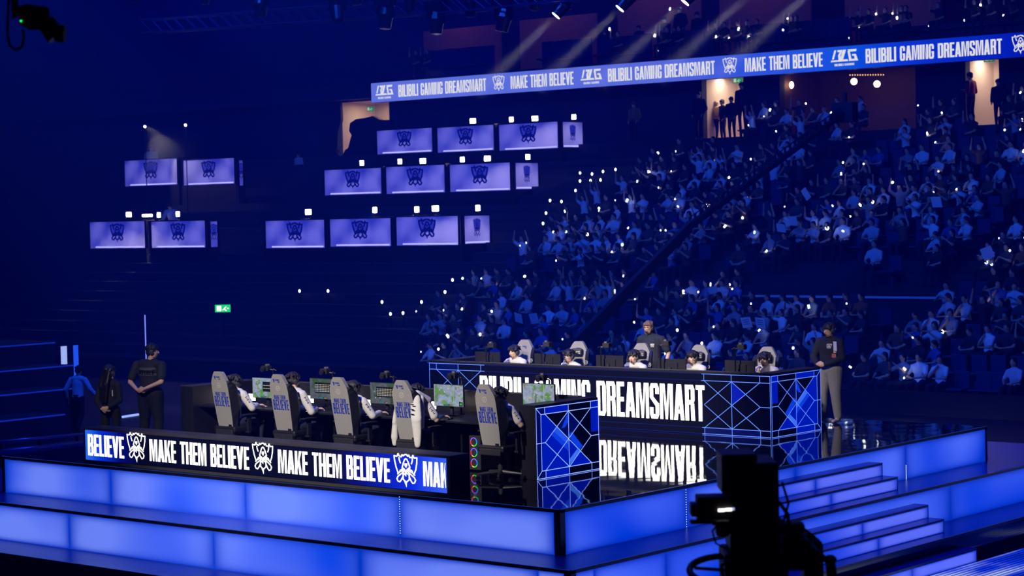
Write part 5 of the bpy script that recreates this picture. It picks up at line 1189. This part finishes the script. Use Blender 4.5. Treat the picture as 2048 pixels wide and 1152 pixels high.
for k, (x, y, z, i, px, py, dd, _) in enumerate(named):
    kd = R3.choice((0, 0, 1, 2, 3, 3, 2, 6, 6, 7, 1, 0, 7, 3, 4, 5)); cn, cv = R3.choice(cols)
    if kd not in used: o = protos[kd]; used.add(kd)
    else: o = protos[kd].copy(); COL.objects.link(o)
    o.name = 'spectator'; o.location = (x, y, z); o.rotation_euler = (0, 0, PI - .25 + R3.uniform(-.3, .3)); sc_ = R3.uniform(.94, 1.06); o.scale = (sc_,) * 3
    f_ = R3.uniform(.75, 1.1); o.color = (min(1, cv[0] * f_), min(1, cv[1] * f_), min(1, cv[2] * f_), 1)
    rc[i] = rc.get(i, 0) + 1
    tag(o, '%s-topped spectator %s, %s in the %s row up' % (cn, kinds[kd], words[rc[i] - 1], words[i]), 'person', 'seated spectators')
for k in range(8):
    if k not in used: bpy.data.objects.remove(protos[k])
# the people farther back than those three hundred
if rest:
    q_me = []; bm2 = bmesh.new(); mats_r = [skin_m, mat('far_crowd_white', (.7, .7, .8, 1), .9), trou, hair_m, mat('far_crowd_dark', (.03, .03, .04, 1), .9)]
    for (x, y, z, i, px, py, dd, _) in rest:
        kd = R3.choice(list(used)); me = protos[kd].data; nb = len(bm2.verts); nf = len(bm2.faces)
        tmp = bmesh.new(); tmp.from_mesh(me); dk = R3.random() < .55
        M_ = Matrix.Translation((x, y, z)) @ Matrix.Rotation(PI - .25 + R3.uniform(-.3, .3), 4, 'Z'); tmp.transform(M_)
        for f__ in tmp.faces:
            if f__.material_index == 1 and dk: f__.material_index = 4
        t_me = bpy.data.meshes.new('tmp'); tmp.to_mesh(t_me); tmp.free(); bm2.from_mesh(t_me); bpy.data.meshes.remove(t_me)
    me = bpy.data.meshes.new('distant_crowd'); bm2.to_mesh(me); bm2.free()
    for m_ in mats_r: me.materials.append(m_)
    o = bpy.data.objects.new('distant_crowd', me); COL.objects.link(o); o['kind'] = 'stuff'; tag(o, 'mass of farther spectators in the upper rows under the ribbon board', 'crowd')
emp.sort(key=lambda p: p[6]); se = [p for p in emp if p[6] < 74][:170]
for k, (x, y, z, i, px, py, dd, _) in enumerate(se):
    o = s0 if k == 0 else s0.copy()
    if k: COL.objects.link(o)
    o.location = (x, y, z); o.rotation_euler = (0, 0, PI)
    tag(o, 'empty dark blue folding seat among the spectators, %s row up' % words[i], 'seat', 'empty stand seats, %s row' % words[i])

# small lights held in the crowd
ph = emit('phone_glow', (.72, .85, 1, 1), 9)
def phone_mesh(kind):
    q = MB()
    if kind == 0: q.box(-.04, .04, -.006, .006, -.07, .07)
    elif kind == 1: q.ell((0, 0, 0), (.05, .04, .06), n=8, k=6)
    else: q.torus((0, 0, 0), (0, 1, 0), .06, .018, 12, 5, a0=0, a1=4.2)
    return q
pm = [phone_mesh(k).build('phone_light', ph) for k in range(3)]; pu = set()
def put_light(P, kd, s, label, group, rz=0, ry=0):
    if kd not in pu: o = pm[kd]; pu.add(kd)
    else: o = pm[kd].copy(); COL.objects.link(o)
    o.location = P; o.scale = (s,) * 3; o.rotation_euler = (0, ry, rz); tag(o, label, 'light', group)
R4 = random.Random(5)
cand = [p for p in occ if p[5] < 800]
R4.shuffle(cand)
for (x, y, z, i, px, py, dd, _) in cand[:125]:
    kd = R4.choice((0, 1, 1, 2)); hx = R4.choice((-.2, -.05, .1, .22)); hz = R4.choice((.72, .8, .95, 1.05, 1.4))
    sh_ = ('flat bright', 'round', 'curved')[kd]
    put_light((x + hx, y - .42, z + hz), kd, R4.uniform(.35, .8), '%s light held by a spectator in the %s row up' % (sh_, words[i]), '%s lights, %s crowd row' % (sh_, words[i]), R4.uniform(-.5, .5), R4.uniform(-1, 1))
gridp = [(1160, 346), (1184, 348), (1206, 343), (1231, 339), (1160, 362), (1181, 361), (1201, 360), (1151, 381), (1123, 403), (1100, 401), (1092, 426), (1086, 447), (599, 582), (656, 582), (764, 604), (843, 604), (781, 628), (806, 626), (893, 628), (890, 584), (905, 560)]
for k, (x, y) in enumerate(gridp):
    # on the dark terraces left of the crowd
    d = ray(x, y); tt = (RZ0 + .4 * (CAM.y - RY0) + .35 - CAM.z) / (d.z - .4 * d.y); P = CAM + d * tt
    t = tag(thing('marker_lamp', 'x', 'lamp', (P.x, P.y, P.z)), 'small white marker lamp on the dark terraces left of the crowd', 'lamp', 'marker lamps on the empty terraces')
    q = MB(); q.ell((0, 0, 0), (.04, .04, .058), n=8, k=6); q.build('lens', emit('marker_lamp_w', (.8, .88, 1, 1), 5), t); q = MB(); q.cyl((0, .02, -.45), (0, .02, -.05), .02, n=6); q.build('stem', black, t)
up = [(840, 150), (817, 133), (1219, 58), (1310, 72), (1318, 101), (1309, 71), (1477, 58), (1432, 73), (1497, 75), (1575, 37), (1566, 60), (1415, 84), (1458, 76), (1752, 28), (1785, 27), (1794, 36), (1719, 56), (1858, 52), (1930, 41), (2007, 31), (1340, 18), (1961, 10), (1699, 76)]
for k, (x, y) in enumerate(up):
    P = PY(x, y, 52.0); qx = protos[4].copy() if 4 in used else protos[list(used)[0]].copy(); COL.objects.link(qx); qx.name = 'spectator'; qx.location = (P.x + .26, 52.3, UZ); qx.rotation_euler = (0, 0, PI); qx.color = (.012, .012, .02, 1); tag(qx, 'dark spectator in the upper balcony holding a tiny light, %s from the left among them' % words[sorted(v_[0] for v_ in up).index(x)], 'person', 'upper balcony light holders'); put_light(tuple(P), R4.choice((0, 1)), R4.uniform(.6, .95), 'tiny white light held up in the dark upper balcony', 'lights in the upper balcony', 0, R4.uniform(-1, 1))
# sheets of card held in the crowd
card = mat('white_card', (.8, .8, .85, 1), .8)
for k, (x, y, w_, h_, rz) in enumerate(((1493, 645, .42, .30, -.1), (1521, 646, .40, .30, .05), (1873, 404, .42, .33, 0), (1562, 456, .40, .26, .1), (1586, 442, .38, .3, .05), (1975, 506, .42, .34, -.3), (1426, 580, .42, .2, -.2), (1037, 636, .40, .30, .15), (1068, 637, .42, .32, -.1), (1612, 388, .25, .38, -.5))):
    d = ray(x, y); tt = (RZ0 + .4 * (CAM.y - RY0) + 1.25 - CAM.z) / (d.z - .4 * d.y); P = CAM + d * tt
    q = MB(); q.box(-w_ / 2, w_ / 2, -.006, .006, -h_ / 2, h_ / 2)
    if k in (1, 2): pass
    o = q.build('hand_made_sign', card); o.location = P - V((0, .5, 0)) * 1; o.location = CAM + (P - CAM) * ((P.length and 1) * .988); o.rotation_euler = (.25, rz, -.3)
    tag(o, ('left one of two white cards held side by side low in the crowd', 'right one of two white cards held side by side low in the crowd', 'white card held high at the right side of the crowd', 'lower left card of a close pair mid crowd', 'upper right card of a close pair mid crowd', 'tilted white card at the far right of the crowd', 'flat white card just above the walkway rail', 'left of two cards above the leftmost far player', 'right of two cards above the leftmost far player', 'narrow tilted card in the upper crowd')[k], 'card', 'cards held in the crowd')
    if k < 2:
        q = MB(); 
        for j in range(3): q.box(-.13, .13, -.009, -.007, .07 - j * .06, .085 - j * .06)
        q.build('writing', dark, o)
# walkway rail
yr, zr = row(7); t = thing('handrail', 'long blue-lit handrail across the lower crowd', 'rail', (-14, yr - .45, zr))
P = PY(1800, 595, yr - .45); hz = P.z - zr
q = MB(); q.box(-5.9, 12, -.03, .03, hz - .03, hz + .03); q.build('top_bar', mat('rail_steel', (.85, .88, .95, 1), .5), t)
q = MB()
for i in range(14): q.cyl((-5.8 + i * 1.3, 0, 0), (-5.8 + i * 1.3, 0, hz), .018, n=8)
q.build('posts', dark, t)

# ---------------------------------------------------------------- seated bleachers at the left
for k, (ya, xb, yb_, X) in enumerate(((843, 130, 827, -25.0), (790, 150, 776, -26.2), (742, 147, 730, -27.4), (690, 110, 687, -28.6))):
    a = PX(0, ya, X); b = PX(xb, yb_, X); z = (a.z + b.z) / 2
    t = thing('bleacher_step', 'dark bleacher step with blue-lit rim at the left edge, %s from the bottom' % words[k], 'step', (X, a.y, FZ), 0, 'left bleacher steps')
    q = MB(); q.box(-1.2 if k < 3 else -4, 0, -6, b.y - a.y, 0, z - FZ); q.build('block', wall_m, t)
    q = MB(); q.box(-.02, .012, -6, b.y - a.y, z - FZ - .03, z - FZ + .004); q.build('edge_line', emit('bleacher_edge', C(15, 40, 190), .8), t)  # blue light along the step's rim, put in as a glowing strip
for k, (x0, x1, ya, yb_, X, s, lab) in enumerate(((125, 136, 692, 729, -31, 1.0, 'short bright white-blue vertical light tube behind the left bleachers'), (151, 158, 690, 762, -31.0, .35, 'longer blue vertical light tube behind the left bleachers'))):
    a = PX(x0, yb_, X); b = PX(x1, ya, X); t = thing('light_tube', lab, 'light', (X, a.y, FZ)); q = MB(); q.box(-.06, 0, 0, (b.y - a.y) * .8, a.z - FZ, b.z - FZ); q.build('tube', emit('tube_%d' % k, (C(150, 175, 255), C(30, 80, 255))[k], (1.05, 1.0)[k]), t)
    q = MB(); q.box(-.05, -.01, .02, .08, 0, a.z - FZ); q.build('stand', black, t)
a = PX(289.5, 630, -28); b = PX(293, 752, -28); t = thing('light_tube', 'tall thin pale vertical light line behind the referee', 'light', (-28, a.y, FZ)); q = MB(); q.box(-.02, .0, 0, .025, 0, a.z - FZ); q.build('tube', emit('tube_thin', C(110, 130, 255), 1.3), t)
a = Pz(245, 836, FZ); b = Pz(277, 831, FZ); q = MB(); q.cyl((0, 0, .03), tuple(b - a + V((0, 0, .03))), .03, n=8); o = q.build('floor_light_tube', emit('tube_floor', C(130, 150, 255), 1.6)); o.location = a; tag(o, 'short white light tube lying on the floor between woman and referee', 'light')
# blue pipes running along the left side of the stage
for k, (y0, y1, r) in enumerate(((905, 885, .055), (884, 868, .035))):
    X = -14.5; a = PX(-20, y0 + 2, X); b = PX(172, y1, X); z = min(a.z, b.z)
    t = thing('side_rail', ('thick blue-lit pipe running beside the left end of the stage', 'thinner upper blue-lit pipe beside the left end of the stage')[k], 'pipe', tuple(a)); q = MB(); q.cyl((0, 0, 0), tuple(b - a), r, n=12); q.build('pipe', mat('painted_pipe', (.12, .16, .4, 1), .3, metal=.5), t, True)
    q = MB()
    for f_ in (.1, .5, .9): c = (b - a) * f_; q.cyl((c.x, c.y, FZ - a.z), (c.x, c.y, c.z), .03, n=8)
    q.build('post', black, t)
# blue floor strips behind the near desk's left end
for k, (x0, x1, y0, y1) in enumerate(((250, 352, 846, 851), (320, 352, 862, 872))): pass

# ---------------------------------------------------------------- overhead truss and moving-head lamps
TY = 20.0
def truss(a, b, label):
    a = V(a); b = V(b); t = thing('lighting_truss', label, 'truss', tuple(a)); d = (b - a); n = int(d.length / .6); u = V((0, 0, 1)); w_ = d.normalized().cross(u)
    q = MB()
    for o_ in (w_ * .2 + u * .2, w_ * -.2 + u * .2, w_ * .2 - u * .2, w_ * -.2 - u * .2): q.cyl(o_, d + o_, .025, n=6)
    for i in range(n):
        p = d * (i / n); p2 = d * ((i + 1) / n)
        for s in (1, -1): q.cyl(p + w_ * .2 * s + u * .2, p2 + w_ * .2 * s - u * .2, .012, n=5); q.cyl(p + u * .2 * s + w_ * .2, p2 + u * .2 * s - w_ * .2, .012, n=5)
    q.build('truss_tubes', mat('truss_black_metal', (.02, .03, .12, 1), .4, metal=.5), t); return t
a = PY(640, -18, TY); b = PY(948, 6, TY); c_ = PY(1700, -70, TY)
truss((-34, 22, 9.75), (b.x, TY, b.z), 'dark overhead lighting truss across the top left'); truss((b.x, TY, b.z), (c_.x + 4, TY - 1, c_.z), 'dark overhead lighting truss carrying the white beams')
def mover(x, y, Y, dirv, label, lit=False, k=1.0, up_=.55):
    P = PY(x, y, Y); t = thing('moving_head_lamp', label, 'stage lamp', tuple(P), 0, 'moving head lamps on the truss'); d = V(dirv).normalized()
    q = MB(); q.cyl(-d * .50 * k, -d * .30 * k, .12 * k, .17 * k, 16); q.cyl(-d * .30 * k, V((0, 0, 0)), .17 * k, .13 * k, 16); h = q.build('lamp_head', black, t)
    q = MB(); q.cyl(V((0, 0, 0)), d * .015, .115 * k, n=18); q.build('lens', emit('beam_lens', (1, .97, .92, 1), 14) if lit else black, h)
    c = -d * .25 * k; q = MB()
    for s in (-1, 1): q.box(c.x + s * .19 * k - .03, c.x + s * .19 * k + .03, c.y - .06, c.y + .06, c.z - .05, c.z + up_)
    q.box(c.x - .24 * k, c.x + .24 * k, c.y - .14, c.y + .14, c.z + up_ - .12, c.z + up_ + .14); q.build('yoke', black, t); return P
bd = V((-.78, -.2, -.78))
BE = []
for k, (x, y) in enumerate(((1112, 31), (1240, 17), (1370, 4), (1496, -10), (1626, -22))):
    P = mover(x, y, TY, (-.5, -.45, -.75), 'moving head lamp throwing a white beam, %s of the beam lamps' % ORD[k], True); BE.append(P)
for k, (x, y, dr) in enumerate(((676, 40, (.25, -.2, -1)), (770, 57, (0, -.1, -1)), (872, 67, (0, -.1, -1)), (1003, 62, (-.2, -.1, -1)), (522, 33, (0, 0, -1)))): mover(x, y, TY, dr, 'unlit dark moving head lamp hanging from the truss, %s' % ORD[k], False, 1.2, .4)
for k, (x, y) in enumerate(((715, 8), (820, 22), (941, 33), (1070, 20), (270, 3), (410, 8))):
    P = PY(x, y, TY); t = thing('par_lamp', 'short round unlit lamp on the truss, %s from the left' % words[(k + 2) % 6], 'stage lamp', tuple(P), 0, 'short round truss lamps'); q = MB(); q.cyl((0, 0, .02), (0, 0, .35), .13, .16, 14); q.ell((0, 0, .03), (.13, .13, .06)); q.build('can', black, t)

# ---------------------------------------------------------------- camera crane reaching over the crowd
A_ = PY(1150, 690, 16.0); B_1 = PY(1380, 452, 20.0); B_2 = PY(1690, 225, 25.0)
t = thing('camera_crane', 'long dark camera crane arm slanting across the crowd', 'crane', tuple(A_))
cr_m = mat('crane_dark_metal', (.01, .012, .03, 1), .6)
def arm(p, q_, h0, h1, name):
    m = MB(); d = q_ - p; n_ = V((0, 0, 1)); s_ = d.normalized().cross(n_)
    vs = []
    for c, h in ((p, h0), (q_, h1)):
        for a2, b2 in ((-.5, -.5), (.5, -.5), (.5, .5), (-.5, .5)): vs.append(c - A_ + s_ * a2 * .16 + n_ * b2 * h)
    m.add(vs, [(0, 1, 2, 3), (4, 7, 6, 5), (0, 4, 5, 1), (1, 5, 6, 2), (2, 6, 7, 3), (3, 7, 4, 0)]); return m.build(name, cr_m, t)
arm(A_, B_1, .34, .26, 'lower_boom'); arm(B_1, B_2, .16, .10, 'upper_boom')
q = MB()
for i in range(30):
    p = B_1 + (B_2 - B_1) * (i / 30) - A_; q.box(p.x - .02, p.x + .02, p.y - .02, p.y + .02, p.z, p.z + .22)
pp = [B_1 + (B_2 - B_1) * (i / 6) - A_ + V((0, 0, .2)) for i in range(7)]; q.tube(pp, .014, 5); q.build('stay_cable', cr_m, t)
q = MB(); c = B_2 - A_; q.box(c.x - .3, c.x + .3, c.y - .15, c.y + .15, c.z - .25, c.z + .25); q.cyl(c + V((0, -.1, -.05)), c + V((-.1, -.45, -.12)), .11, n=12); q.cyl(c + V((0, 0, .2)), c + V((0, 0, .5)), .06, n=8); q.build('remote_camera', cr_m, t, bevel=.02)
q = MB(); q.cyl((0, 0, FZ - A_.z), (0, 0, 0), .10, n=12); q.box(-.5, .5, -.5, .5, FZ - A_.z, FZ - A_.z + .25); q.build('pedestal', cr_m, t)

# ---------------------------------------------------------------- people at doorways and booths
def figure_simple(P, label, colr, rz=0.0, k=1.0, lean=0.0, arms='down', zf=None, hair=hair_m, group=None, trs=None, vox=.022):
    """standing person whose head centre is at P"""
    base = UZ if P.z > UZ else (6.45 if P.y > WY else RZ0 + DZ * min(NR - 1, max(0, math.ceil((P.y - RY0 - .40) / DY))))
    k = min(1.14, max(.86, (P.z - base) / 1.60)); z0 = P.z - 1.60 * k; root = thing('person', label, 'person', (P.x, P.y, z0), rz, group); root.scale = (k,) * 3
    hc = V((0, .03 + lean * .8, 1.60 - abs(lean) * .3)); R = eul(0, .15 + lean)
    sh = 1.38 - abs(lean) * .25; J = dict(pelvis=(0, 0, .97), chest=(0, lean * .45, sh - .09), neck=(0, lean * .6, sh + .07), head=hc, hrot=R, shL=(-.2, lean * .5, sh), shR=(.2, lean * .5, sh), elL=(-.27, lean * .6 - .03, sh - .28), elR=(.27, lean * .6 - .03, sh - .28),
        wrL=(-.22, lean * .6 + .12, sh - .46), wrR=(.22, lean * .6 + .12, sh - .46), hipL=(-.1, 0, .9), hipR=(.1, 0, .9), knL=(-.11, .02, .5), knR=(.11, .02, .5), anL=(-.11, -.02, .1), anR=(.11, -.02, .1), toL=(-.12, .13, .045), toR=(.12, .13, .045), bulk=1.2, loose=1.35)
    if arms == 'reach': J['elR'] = (.26, lean + .15, sh - .32); J['wrR'] = (.2, lean + .35, sh - .55); J['elL'] = (-.26, lean + .12, sh - .3); J['wrL'] = (-.18, lean + .3, sh - .5)
    if arms == 'fold': J['wrL'] = (.02, lean * .6 + .22, sh - .24); J['wrR'] = (-.02, lean * .6 + .24, sh - .22)
    human(root, J, [skin_m, colr, trs or blackc, blackc], vox); fuse('hair', hair_bones(hc, R, int(P.x * 7) % 90, .05, mess=.4), .018, [hair], root, 1); return root
P = PY(302, 297, 41.6); figure_simple(P, 'person with fair hair in a pale top behind the far left upper booth', white_c, -PI / 2 - .2, hair=hairb_m)
P = PY(345, 406, 37.2); figure_simple(P, 'person in blue bending over the lower left booth counter', bluec, PI + .6, lean=.45, arms='reach')
maroon = mat('magenta_red_jacket', (.35, .01, .06, 1), .8)
P = PY(1941, 152, WY - .4); figure_simple(P, 'person in a dark red jacket and cap standing in the right doorway', maroon, PI / 2, arms='fold')
P = PY(1975 + 22, 165, WY - .5); figure_simple(P, 'dark silhouette of a person at the right edge of the right doorway', blackc, PI, k=1.02)
P = PY(1431, 208, WY + .9); figure_simple(P, 'fair-haired person in a yellow vest in the middle doorway', mat('yellow_vest', (.75, .42, .06, 1), .7), -.6, hair=mat('fair_hair', (.5, .38, .25, 1), .6), k=.98)
P = PY(1445, 205, WY + .9); figure_simple(P, 'dark-haired person beside the yellow vest in the middle doorway', blackc, PI - .4)
P = PY(1398, 190, WY - .5); figure_simple(P, 'dark silhouette at the left side of the middle doorway', blackc, PI, k=1.03)
P = PY(1484, 172, WY - .5); figure_simple(P, 'tall dark silhouette at the right side of the middle doorway', blackc, PI, k=1.08)
P = PY(1463, 200, WY - .9); figure_simple(P, 'shorter dark silhouette in front of the middle doorway', blackc, PI, k=.98)
P = PY(1268, 210, 48.0 - .6); figure_simple(P, 'person in a tan top standing in shadow right of the top booths', mat('tan_top', (.2, .12, .06, 1), .9), PI, k=1.0)
P = PY(597, 310, 46.0); figure_simple(P, 'faint person in a light shirt standing alone left of the top booths', bluec, PI)
# heavy curtain at the left doorway
q = MB()
pts = [(700, 246), (712, 238), (730, 236), (745, 232), (760, 240), (780, 240), (780, 330), (676, 330), (690, 300), (696, 296), (703, 270), (698, 262)]
w3 = [PY(x, y, WY - .3) for x, y in pts]; q.extr([(p.x, p.z) for p in w3], lambda u, v, w_: (u, WY - .3 + w_, v), .25); o = q.build('stacked_curtain', blackm); tag(o, 'dark ragged pile of drapes and cases against the left doorway', 'drapes')
q = MB(); pts = [(640, 205), (680, 205), (682, 240), (676, 262), (674, 300), (660, 330), (640, 330)]; w3 = [PY(x, y, WY - .2) for x, y in pts]; q.extr([(p.x, p.z) for p in w3], lambda u, v, w_: (u, WY - .2 + w_, v), .15); o = q.build('hanging_curtain', blackm); tag(o, 'dark hanging curtain at the left edge of the left doorway', 'curtain')
for k, (x, y) in enumerate(((1210, 65), (1227, 74), (1278, 56), (1360, 20), (1395, 30), (1330, 40))):
    P = PY(x, y, 53.6); figure_simple(P, 'dark silhouette of a balcony guest against the brown wall, %s' % (ORD + ['last'])[k], blackc, PI, k=.95 + .02 * k, group='balcony silhouettes', vox=.035)

# ---------------------------------------------------------------- broadcast camera in the foreground
D = 13.0
def W(px, py, d=D): return CAM + ray(px, py) * d
base = W(1505, 1010); gz = FZ
t = thing('broadcast_camera', 'black broadcast camera on a pedestal in the foreground, seen as a silhouette', 'camera', (base.x, base.y, gz))
LFT = Matrix((( -.35, .94, 0), (-.94, -.35, 0), (0, 0, 1))).transposed()
o3 = V((base.x, base.y, gz)); s1 = D / FPX
hdg = (V((-3, 5, 0)) - V((base.x, base.y, 0))).normalized(); sdv = V((hdg.y, -hdg.x, 0)); upv = V((0, 0, 1))
zc = lambda py: W(1505, py).z - gz
def bx(q, a0, a1, b0, b1, py0, py1, m=0):   # a: across (metres to the right), b: along the aim, heights from the view
    vs = []
    for z in (zc(py1), zc(py0)):
        for b_ in (b0, b1):
            for a_ in (a0, a1): p = sdv * a_ + hdg * b_; vs.append((p.x, p.y, z))
    q.add(vs, [(0, 2, 3, 1), (4, 5, 7, 6), (0, 1, 5, 4), (2, 6, 7, 3), (0, 4, 6, 2), (1, 3, 7, 5)], m)
cam_blk = mat('camera_black', (.004, .004, .006, 1), .5); hood_m = mat('hood_grey_blue', (.03, .045, .09, 1), .5)
q = MB(); bx(q, -.145, .155, -.10, .35, 922, 1035); body = q.build('camera_body', cam_blk, t, bevel=.015)
q = MB(); bx(q, -.19, -.145, -.05, .30, 914, 985); bx(q, -.19, .03, -.05, .30, 906, 922); q.build('lens_hood', hood_m, t, bevel=.01)
q = MB(); bx(q, -.10, .12, .35, .80, 940, 1010); q.build('zoom_lens', cam_blk, t, bevel=.03)
q = MB(); bx(q, -.36, -.14, -.22, -.05, 982, 1032); bx(q, -.40, -.30, -.24, -.10, 995, 1020); bx(q, -.41, -.17, -.30, -.20, 1026, 1032); bx(q, -.27, -.22, -.2, -.1, 1030, 1040); vf = q.build('viewfinder', cam_blk, t, bevel=.008)
q = MB()
def flat(q, cx, cz_, w_, h_, m=0, b_=-.235): bx(q, cx - w_, cx + w_, b_ - .004, b_, cz_ - h_, cz_ + h_, m)
flat(q, -.215, 1008, .020, 2.6); flat(q, -.172, 1007, .020, 2.6); flat(q, -.145, 1006, .009, 2.5, 1); flat(q, -.19, 1014, .045, 1.5, 2)
q.build('tally_lights', [emit('vf_white', (1, .88, .85, 1), 3), emit('vf_blue', (.4, .45, .9, 1), 1), mat('vf_bezel', (.2, .22, .25, 1), .4)], vf)
q = MB(); bx(q, -.20, .18, -.12, .30, 1035, 1062); bx(q, -.15, .16, -.10, .25, 1062, 1100); bx(q, -.19, .20, -.14, .28, 1100, 1170); bx(q, -.24, -.16, -.16, -.02, 1040, 1066); bx(q, .12, .30, -.18, -.04, 1040, 1062); q.build('pan_head', cam_blk, t, bevel=.02)
q = MB(); bx(q, .18, .36, -.1, .2, 1066, 1140); bx(q, .30, .42, -.12, .1, 1080, 1200); q.build('accessory_box', cam_blk, t, bevel=.03)
q = MB(); q.cyl((0, 0, .5), (0, 0, zc(1150)), .12, .10, 18); q.cyl((0, 0, .12), (0, 0, 1.2), .20, .17, 20); q.cyl((0, 0, .05), (0, 0, .25), .45, .40, 20); q.build('pedestal_column', cam_blk, t)
q = MB(); c = sdv * -.16 + hdg * -.05; q.torus((c.x, c.y, zc(1138)), (hdg * -.22 + V((0, 0, 1))), .24, .022, 40, 8)
for k in range(3): a2 = k * 2.1 + .5; q.cyl((c.x, c.y, zc(1138)), tuple(c + sdv * .23 * math.cos(a2) + hdg * .23 * math.sin(a2) + V((0, 0, zc(1138)))), .012, n=6)
q.build('steering_ring', cam_blk, t, True)
q = MB(); a2 = sdv * .30 + hdg * -.10; q.cyl((a2.x, a2.y, zc(1075)), tuple(sdv * .40 + hdg * -.45 + V((0, 0, zc(1105)))), .018, n=8); e = sdv * .405 + hdg * -.46; q.cyl((e.x, e.y, zc(1098)), (e.x + .02, e.y, zc(1150)), .030, .034, 12); q.ell((e.x, e.y, zc(1098)), (.042, .042, .03)); q.build('pan_handle', cam_blk, t, True)
def cable(pts, r): q = MB(); q.tube([tuple(sdv * a_ + hdg * b_ + V((0, 0, zc(py)))) for a_, b_, py in pts], r, 6); q.build('cable', cam_blk, t, True)
cable([(-.20, -.15, 1030), (-.27, -.2, 1050), (-.25, -.2, 1075), (-.19, -.2, 1085)], .006); cable([(.15, -.12, 1000), (.19, -.2, 1020), (.20, -.2, 1050), (.18, -.15, 1080)], .012); cable([(.17, -.12, 960), (.20, -.18, 1000), (.16, -.2, 1040)], .008); cable([(.28, -.1, 1050), (.36, -.15, 1070), (.38, -.1, 1100)], .01); cable([(-.1, -.15, 1100), (-.22, -.2, 1120), (-.2, -.2, 1160)], .01)

# hanging remote camera, top left
D2 = 12.0; c0 = W(70, 35, D2); t = thing('hanging_camera', 'black remote camera silhouette hanging in the top left corner', 'camera', tuple(c0)); s2 = D2 / FPX
def sp2(x, y, dd=0.0): p = CAM + ray(x, y) * (D2 + dd) - c0; return p
def slab(q, pts, dd, th):
    A = [sp2(x, y, dd) for x, y in pts]; B = [sp2(x, y, dd + th) for x, y in pts]; n = len(pts)
    q.add(A + B, [tuple(range(n)), tuple(reversed(range(n, 2 * n)))] + [(i, (i + 1) % n, n + (i + 1) % n, n + i) for i in range(n)])
q = MB(); slab(q, [(38, 12), (52, 8), (98, 14), (100, 38), (96, 58), (60, 61), (38, 48)], -.12, .3); q.build('camera_body', cam_blk, t, bevel=.012)
q = MB(); q.cyl(sp2(92, 44), sp2(114, 74), .055, .06, 16); q.cyl(sp2(112, 66), sp2(130, 68), .05, .05, 14); q.build('lens', cam_blk, t)
q = MB(); slab(q, [(20, -20), (34, -20), (40, 30), (24, 40)], -.05, .1); slab(q, [(20, -60), (34, -60), (34, -10), (20, -10)], -.05, .1); q.build('bracket', cam_blk, t)
q = MB(); q.tube([sp2(x, y) for x, y in ((18, -10), (16, 30), (15, 70), (20, 92), (32, 100), (44, 94), (48, 76), (46, 58))], .008, 6); q.build('cable', cam_blk, t, True)
q = MB(); q.ell(sp2(42, 42, -.14), (.004, .004, .004), n=6, k=4); q.build('status_light', emit('green_dot', (0, 1, .2, 1), 4), t)
# raised operator riser out of view below the frame is left out


# ---------------------------------------------------------------- white beams made visible by smoke
hz = bpy.data.materials.new('thin_smoke'); hz.use_nodes = True; nt = hz.node_tree; nt.nodes.remove(nt.nodes['Principled BSDF'])
vs_ = nt.nodes.new('ShaderNodeVolumeScatter'); vs_.inputs['Density'].default_value = 0.05; vs_.inputs['Anisotropy'].default_value = 0.2; vs_.inputs['Color'].default_value = (.9, .9, 1, 1)
nt.links.new(vs_.outputs[0], nt.nodes['Material Output'].inputs['Volume'])
def beam(P, dr, ln_, ang, label, energy):
    dr = dr.normalized(); s_ = P + dr * .13; t_ = math.tan(math.radians(ang * .62))
    q = MB(); q.cyl((0, 0, 0), tuple(dr * ln_), .11, .11 + ln_ * t_, 28); o = q.build('light_beam', hz); o.location = s_; o['kind'] = 'stuff'; tag(o, label, 'light beam')
    spot('beam', tuple(s_ - dr * .02), tuple(P + dr * 10), energy, (1, .93, .90), ang, .8, .09)
for k, P in enumerate(BE): beam(P, V((-1.0, -.12, -.74)), 2.9, 9, 'white light beam slanting down through the smoke, %s of five' % ORD[k], 3000)
P = PY(290, 249, 41.1); beam(P, V((.9, .02, -.75)), 2.6, 50, 'soft white light cone of the spotlight above the far left booth', 60)
